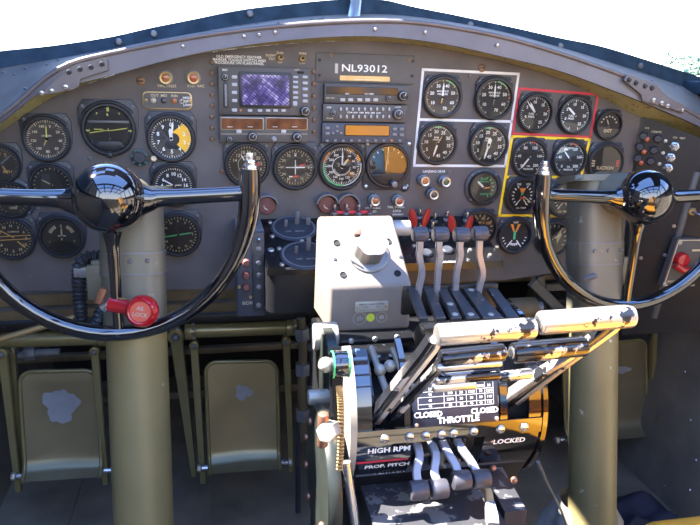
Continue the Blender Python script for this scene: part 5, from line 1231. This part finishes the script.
p = at(403, 228, -.10); mb = MB(); mb.cyl(p-Vector((.02, 0, 0)), p+Vector((.012, 0, 0)), .014, 'grey_light', seg=28, bev=.002); part(root, 'cylinder_lock', mb, label='pale barrel beside the grey box')
for tx, x, y, sz in (('GENERATORS', 452, 262, .0055), ('BATTERY', 480, 240, .0055), ('INVERTER', 425, 240, .005)):
    mb = MB(); mb.text(tx, sz, 'white', Matrix.Translation(onc(x, y)+nc*.0006) @ MC3); part(root, 'lettering', mb)
# narrow grey panel with push buttons
Yg = -.10; a, b = at(236, 231, Yg), at(265, 316, Yg); c = a.lerp(b, .5); w_, h_ = b.x-a.x, a.z-b.z
root = thing('button_panel', 'narrow blue grey panel with maroon push buttons behind the wheel rim', 'panel', Matrix.Translation(c) @ PR.to_4x4())
mb = MB(); mb.prism(rrect(w_, h_, .002), -.10+.002, -.004, 'sill' if False else 'grey_mid', .001); mb.prism(rrect(w_*.98, h_*.99, .002), -.004, 0, 'radio_blue', .001); part(root, 'face_plate', mb, local=True)
def gl_(x, y): p = at(x, y, Yg)-c; return p.x, p.z
u0, v0 = gl_(258.5, 271); mb = MB(); mb.prism(rrect(w_*.42, h_*.90, .0015, cx=u0, cy=v0), 0, .006, 'bezel', .001); part(root, 'switch_strip', mb, local=True)
for y in (248, 262, 274, 286, 304):
    u, v = gl_(258.5, y); mb = MB(); mb.lathe([(.0046, .006), (.0044, .008), (.003, .0085), (0, .0085)], 'grey_mid', 14, Matrix.Translation((u, v, 0))); part(root, 'indicator', mb, local=True)
mb = MB(); u, v = gl_(258.5, 239); mb.cyl((u, v-.004, .006), (u, v+.004, .014), .002, 'steel', bev=.0004); part(root, 'toggle', mb, local=True)
for y in (262, 274.5, 286.5):
    u, v = gl_(246, y); mb = MB(); mb.lathe([(.0066, 0), (.0066, .007), (.005, .010), (0, .0105)], 'maroon', 18, Matrix.Translation((u, v, 0))); part(root, 'push_button', mb, local=True, label='maroon push button')
for x, y in ((239, 287), (250.5, 297)): u, v = gl_(x, y); mb = MB(); mb.lathe(SCREW_PROF(.0032, .002), 'brass', 12, Matrix.Translation((u, v, 0))); part(root, 'screw', mb, local=True)
mb = MB(); u, v = gl_(248, 303); mb.text('BDK', .0085, 'nameplate', Matrix.Translation((u, v, .0008)), sx=1.2); part(root, 'lettering', mb, local=True)
# ------------------------------------------------------------------ electrical side panel at the far right
P0, P1, P2 = at(642, 116, -.004), at(600, 330, .010), at(705, 150, -.075)
sn = (P1-P0).cross(P2-P0).normalized()
if sn.dot(EYE-P0) < 0: sn = -sn
sy = (P0-P1).normalized(); sxx = sy.cross(sn).normalized(); sy = sn.cross(sxx)
S3 = Matrix((sxx, sy, sn)).transposed().to_4x4()
def ons(px, py): return on_plane(px, py, P0, sn)
org = ons(665, 180); SF = Matrix.Translation(org) @ S3; SFi = SF.inverted()
def sl(px, py): v = SFi @ ons(px, py); return v.x, v.y
root = thing('electrical_panel', 'black electrical panel sloping up the far right side, behind the right wheel', 'panel', SF)
mb = MB(); pts = [sl(*p) for p in ((644, 117), (700, 138), (716, 144), (716, 330), (622, 335), (627, 262), (632, 196))]
mb.prism(pts, -.008, 0, 'elec_black', 0); part(root, 'board', mb, local=True)
mb = MB(); a, b = sl(697, 172), sl(654, 318); mb.line(a[0], a[1], b[0], b[1], .012, 'wall_mid', .0012); mb.prism([(a[0]-.004, a[1]), (a[0]+.004, a[1]), (b[0]+.004, b[1]), (b[0]-.004, b[1])], 0, .004, 'wall_mid', .001); part(root, 'edge_strip', mb, local=True)
def spart(nm, px, py, f, **k):
    mb = MB(); f(mb); o = part(root, nm, mb, local=True, **k); u, v = sl(px, py); o.location = (u, v, 0); return o
s = pxm(1, -.02, 660, 150)
for (x, y) in ((640.5, 136), (637, 146.5), (635, 158), (655, 138.5), (651, 150), (648, 161)):
    spart('push_knob', x+3, y, lambda m: m.lathe([(4.2*s, 0), (4.2*s, .004), (3.6*s, .010), (3.0*s, .0115), (0, .0115)], 'bezel', 22))
for (x, y) in ((647, 139), (644, 151.5), (641, 162.5)):
    o = spart('red_lamp', x, y, lambda m: m.lathe([(2.9*s, 0), (2.9*s, .006), (2.1*s, .010), (0, .012)], 'red_lamp', 18))
for (x, y) in ((674.5, 146.5), (670.5, 157.5), (668, 168)):
    o = spart('toggle', x, y, lambda m: (m.lathe([(4.6*s, 0), (4.6*s, .003), (3.2*s, .0045), (2.8*s, .007), (0, .007)], 'steel', 6), m.cyl((0, 0, .006), (-.010, .001, .018), 1.1*s, 'steel', 1.6*s, bev=.0005)))
for (x, y) in ((665.5, 141), (663, 153), (659.5, 164), (651, 189), (687, 199), (674, 226), (665, 255), (641, 258)):
    spart('screw', x, y, lambda m: m.lathe(SCREW_PROF(1.9*s, .002), 'screw', 12))
for (t, x, y, sz) in (('BUS', 647, 128, 2.2), ('LIGHTS', 656.5, 132, 2.8), ('ON   TEST', 679, 138, 2.4)):
    spart('lettering', x, y, lambda m: m.text(t, sz*s, 'cream', Matrix.Translation((0, 0, .0006))))
o = spart('toggle', 692, 211.5, lambda m: (m.lathe([(4.4*s, 0), (4.4*s, .003), (3.0*s, .006), (0, .006)], 'brass', 6), m.cyl((0, 0, .005), (.014, -.002, .016), 1.3*s, 'steel', bev=.0005)))
# red handle on its bordered plate
org2 = at(690, 262, -.085); HF = Matrix.Translation(org2) @ PR.to_4x4(); Hi = HF.inverted(); sn2 = Vector((0, -1, 0))
hd = thing('red_handle', 'red release handle on a dark plate with cream border, cut by the right edge', 'handle', HF)
def hl(px, py): v = Hi @ on_plane(px, py, org2, sn2); return v.x, v.y
pl_ = [hl(*p) for p in ((677, 238.5), (735, 238), (735, 286), (661, 286.5))]
mb = MB(); mb.prism(pl_, -.012, .003, 'plate', .0008); pp = part(hd, 'back_plate', mb, local=True)
mb = MB(); c0 = [hl(*p) for p in ((678, 240), (733, 239.5), (733, 284.5), (663, 285))]
for a, b in zip(c0, c0[1:]+c0[:1]): mb.line(a[0], a[1], b[0], b[1], .0018, 'cream', .0034)
a, b = hl(691, 250), hl(720, 249); mb.line(a[0], a[1], b[0], b[1], .004, 'cream', .0034)
part(hd, 'border', mb, pp, local=True, label='cream border line')
for t, x, y, sz in (('EMERGENCY HYDRAULIC PUMP', 684, 280.5, .0058), ('PULL TO RELEASE', 683, 283, .0045)):
    mb = MB(); u, v = hl(x, y); mb.text(t, sz, 'cream', Matrix.Translation((u, v, .0034))); part(hd, 'lettering', mb, pp, local=True)
for x, y in ((679, 242.5), (663.5, 283.5)): mb = MB(); u, v = hl(x, y); mb.lathe(SCREW_PROF(.0045, .0025), 'nameplate', 14, Matrix.Translation((u, v, .003))); part(hd, 'screw', mb, pp, local=True)
mb = MB(); c = hl(679, 259); mb.lathe([(.016, .003), (.016, .010), (.013, .015), (.006, .017), (0, .017)], 'red_gloss', 32, Matrix.Translation((c[0], c[1], 0))); part(hd, 'hub', mb, local=True)
mb = MB(); q = [hl(671, 263), hl(678, 267.5), hl(690, 268), hl(705, 267.5), hl(725, 266)]; zs = (.014, .018, .020, .022, .024)
mb.tube(smooth([(x, y, z) for (x, y), z in zip(q, zs)], 6), .0088, 'red_gloss', 16, flat=(.85, .8)); part(hd, 'grip', mb, local=True)
# pipes, brackets and plumbing seen below the boards
def pipe(name, label, pts, r, mt, cat='pipe', fit=None, group=None):
    P = smooth([at(*p) for p in pts], 8); t = thing(name, label, cat, P[len(P)//2], group)
    mb = MB(); mb.tube(P, r, mt, 12); part(t, 'tube', mb)
    for i in (fit or ()):
        q = P[min(i, len(P)-2)]; d = (P[min(i+1, len(P)-1)]-P[max(i-1, 0)]).normalized(); m = MB(); m.cyl(q-d*r*1.4, q+d*r*1.4, r*1.7, 'grey_mid', seg=6, bev=.001); part(t, 'fitting', m)
    return t
gp_ = 'plumbing under the panel'
pipe('hydraulic_pipe', 'dark vertical pipe with fittings between second pedal and pedestal', [(301, 318, .02), (303, 350, .02), (302, 390, .02), (304, 440, .02)], .009, 'rib_brown', fit=(4, 12, 20), group=gp_)
pipe('hydraulic_pipe', 'thinner dark pipe right beside the vertical pipe next to the pedestal', [(311, 322, .04), (312, 360, .04), (309, 395, .04), (300, 402, .04), (298, 440, .04), (298, 512, .04)], .006, 'bezel', fit=(5, 14), group=gp_)
pipe('hydraulic_pipe', 'olive pipe crossing under the panel right of the pedestal', [(505, 322, .02), (540, 318, .02), (600, 322, .02)], .014, 'olive_dark', fit=(6,), group=gp_)
pipe('brass_rod', 'short brass coloured rod behind the left wheel rim', [(-120, 372, .0), (-20, 345, .0), (52, 324, .0), (78, 316, .0)], .006, 'brass', 'rod')
pipe('pedal_linkage', 'dark linkage rod behind the leftmost pedal', [(8, 358, .16), (30, 354, .16), (60, 352, .16)], .008, 'grey_mid', 'rod', fit=(2, 8))
nst = 14
def strut(label, a, b, w, mt='wall_mid'):
    mb = MB(); mb.ribbon([at(*a), at(*b)], (0, 0, 1) if abs(a[0]-b[0]) > abs(a[1]-b[1]) else (1, 0, 0), w, .012, mt); global nst; struct('trim_%d' % nst, mb, label=label); nst += 1
strut('slanting support strut under the panel right of the pedestal', (532, 282, .05), (562, 312, .05), .022)
strut('upright support strut under the panel left of the right control column', (540, 276, .08), (542, 318, .08), .02)
strut('level support strut just left of the right control column', (545, 287, .10), (600, 285, .10), .018)
mb = MB(); c = at(522, 308, .0); mb.cyl(c+Vector((-.03, 0, 0)), c+Vector((.03, 0, 0)), .022, 'rib_brown', seg=24, bev=.004); mb.cyl(c+Vector((.03, 0, 0)), c+Vector((.045, 0, 0)), .012, 'grey_mid', seg=12, bev=.002); solo('valve_body', 'round brown valve body behind the upper throttle grip', 'valve', mb, c)
# dark blue cloth on the floor by the right control column foot
def cloth():
    c = at_z(640, 512, .02); mb = MB(); n = 16; vs = []; fs = []
    for j in range(n):
        for i in range(n):
            x = (i/(n-1)-.5)*.15; y = (j/(n-1)-.5)*.13; e = max(abs(x)/.075, abs(y)/.065)
            vs.append((c.x+x, c.y+y, .012+max(0, (1-e**3))*(.03+.010*math.sin(x*70+y*40)+.010*math.sin(y*90))))
    for j in range(n-1):
        for i in range(n-1): a = j*n+i; fs.append((a, a+1, a+n+1, a+n))
    N_ = len(vs); vs += [(x, y, .004) for x, y, z in vs]; fs += [tuple(k+N_ for k in f[::-1]) for f in fs]
    bd = [i for i in range(n)]+[j*n+n-1 for j in range(1, n)]+[(n-1)*n+i for i in range(n-2, -1, -1)]+[j*n for j in range(n-2, 0, -1)]
    for a, b in zip(bd, bd[1:]+bd[:1]): fs.append((a, b, b+N_, a+N_))
    mb.add(vs, fs, 'navy_cloth'); solo('cloth', 'crumpled dark blue cloth on the floor right of the right control column foot', 'cloth', mb, c)
cloth()
# trees far off beyond the right windscreen corner
def tree(px, py, D_, h, label, seed):
    p = EYE+ray(px, py)*D_; r = random.Random(seed)
    t = thing('tree', label, 'tree', Vector((p.x, p.y, p.z-h)), 'trees beyond the right windscreen')
    mb = MB(); mb.cyl((p.x, p.y, p.z-h), (p.x, p.y, p.z), h*.05, 'rib_brown', h*.02, seg=10); part(t, 'trunk', mb)
    mb = MB()
    for k in range(420):
        d = Vector((r.gauss(0, 1), r.gauss(0, 1), r.gauss(0, 1))).normalized()*(r.random()**.4); c = p+Vector((d.x*h*.42, d.y*h*.42, d.z*h*.36)); q = h*.05*(.6+r.random())
        u = Vector((r.gauss(0, 1), r.gauss(0, 1), r.gauss(0, 1))).normalized(); v = u.orthogonal().normalized()
        mb.add([c+u*q, c+v*q*.6, c-u*q, c-v*q*.6], [(0, 1, 2, 3)], 'tree_leaf')
    part(t, 'crown', mb)
tree(686, 66, 60, 5.0, 'pale tree beyond the right windscreen corner, nearer the post', 1)
tree(699, 71, 55, 5.5, 'pale tree at the very right edge beyond the windscreen', 2)
# ------------------------------------------------------------------ ceiling, rear of the cockpit, light, world
sc = bpy.context.scene
CEZ = 1.52
def cells(xs, ys, holes):
    out = []
    for a, b in zip(xs, xs[1:]):
        for c, d in zip(ys, ys[1:]):
            m = ((a+b)/2, (c+d)/2)
            if not any(h[0] < m[0] < h[1] and h[2] < m[1] < h[3] for h in holes): out.append((a, b, c, d))
    return out
holes = [(-.88, -.475, -.235, -.055), (-.88, -.74, -.055, .12), (-.475, -.25, -.055, .12), (-.88, .55, -.85, -.36), (-.15, .55, -.36, -.22)]      # overhead windows, unseen, shaped to aim the sun; bar added to shade levers
xs = [-.98, -.88, -.74, -.475, -.25, -.15, .55, .98]; ys = [-.95, -.85, -.36, -.235, -.22, -.055, .12, .32]
mb = MB()
for a, b, c, d in cells(xs, ys, holes): mb.box(((a+b)/2, (c+d)/2, CEZ+.015), (b-a, d-c, .03), 'frame_dark')
struct('ceiling', mb)
mb = MB(); mb.box((0, -2.32, .45), (1.96, .04, .95), 'wall_dark'); struct('wall_back', mb)
n = 20
for s in (-1, 1):                                               # side window frames; left ones closed by unseen panels added to block sun
    mb = MB()
    for y in (-.62, -1.12, -1.7): mb.box((s*.90, y, 1.22), (.04, .05, .62), 'frame_dark', .006)
    mb.box((s*.90, -.06 if s > 0 else .18, 1.22), (.04, .46 if s > 0 else 1.34, .62), 'frame_dark', .006)
    if s < 0: mb.box((s*.90, -.85, 1.22), (.03, .8, .62), 'wall_dark')
    mb.box((s*.86, -.9, .94), (.12, 2.8, .03), 'frame_dark', .006); mb.box((s*.90, -1.2, 1.50), (.05, 2.2, .06), 'frame_dark')
    struct('trim_%d' % n, mb); n += 1
for y in (-1.35, -1.95):                                        # roof bows behind the seats
    mb = MB(); mb.tube([(.90*math.cos(rad(a)), y, 1.48+.16*math.sin(rad(a))) for a in range(0, 181, 12)], .03, 'frame_dark', 12); struct('trim_%d' % n, mb); n += 1
mb = MB(); mb.box((0, -1.6, 1.62), (.07, 1.4, .05), 'frame_dark', .008); mb.box((-.5, -1.6, 1.60), (.05, 1.4, .04), 'frame_dark', .008); mb.box((.5, -1.6, 1.60), (.05, 1.4, .04), 'frame_dark', .008); struct('trim_%d' % n, mb)

# seat on the far side: yellow cushions with blue straps (its front edge shows at the lower right corner)
SY = -.62
fe = at(668, 517, SY); SZ = fe.z+.007; sx0 = at(634, 525, SY).x; SW = .40
st = thing('copilot_seat', 'yellow cushioned seat whose front edge shows at the lower right corner', 'seat', Vector((sx0+SW/2, SY-.22, 0)))
mb = MB(); mb.box((sx0+SW/2, SY-.23, SZ-.05), (SW, .46, .10), 'seat_yellow', .02, seg=4); part(st, 'seat_cushion', mb)
mb = MB(); MB_ = Matrix.Translation((sx0+SW/2, SY-.56, SZ+.24)) @ Matrix.Rotation(rad(28), 4, 'X'); mb.box((0, 0, 0), (SW, .09, .56), 'seat_yellow', .03, MB_, 4); bk_ = part(st, 'backrest', mb)
for x in (-.10, .10): mb = MB(); mb.box((x, .048, 0), (.045, .004, .54), 'belt_blue', .001, MB_); part(st, 'strap', mb, bk_, label='blue strap')
mb = MB(); mb.box((sx0+SW/2, SY-.24, (SZ-.1)/2), (SW*.85, .36, SZ-.1), 'black', .01); part(st, 'pedestal_base', mb)

SUN_DIR = Vector((-.53, .12, .84)).normalized()
sun = bpy.data.lights.new('sun', 'SUN'); sun.energy = 54; sun.angle = rad(.6); sun.color = (1, .95, .88)
so = bpy.data.objects.new('sun', sun); C.objects.link(so); so.rotation_euler = SUN_DIR.to_track_quat('Z', 'Y').to_euler()

w = bpy.data.worlds.new('world'); sc.world = w; w.use_nodes = True
nt = w.node_tree; N = nt.nodes; L = nt.links; bg = N['Background']
tc = N.new('ShaderNodeTexCoord'); sx = N.new('ShaderNodeSeparateXYZ'); L.new(tc.outputs['Generated'], sx.inputs[0])
cr = N.new('ShaderNodeValToRGB'); e = cr.color_ramp.elements
e[0].position = 0; e[0].color = (.30, .28, .26, 1); e[1].position = 1; e[1].color = (.22, .42, 1, 1)
for p, c in ((.48, (.25, .24, .23, 1)), (.50, (.85, .86, .88, 1)), (.58, (.80, .85, .92, 1)), (.64, (.68, .80, 1, 1)), (.82, (.20, .40, 1, 1))):
    x = e.new(p); x.color = c
mr = N.new('ShaderNodeMapRange'); mr.inputs['From Min'].default_value = -1; L.new(sx.outputs['Z'], mr.inputs['Value'])
L.new(mr.outputs['Result'], cr.inputs[0]); L.new(cr.outputs[0], bg.inputs[0]); bg.inputs[1].default_value = 5.2
sc.view_settings.view_transform = 'Standard'; sc.view_settings.look = 'None'; sc.view_settings.gamma = 1
sc.view_settings.use_curve_mapping = False; sc.view_settings.exposure = 0
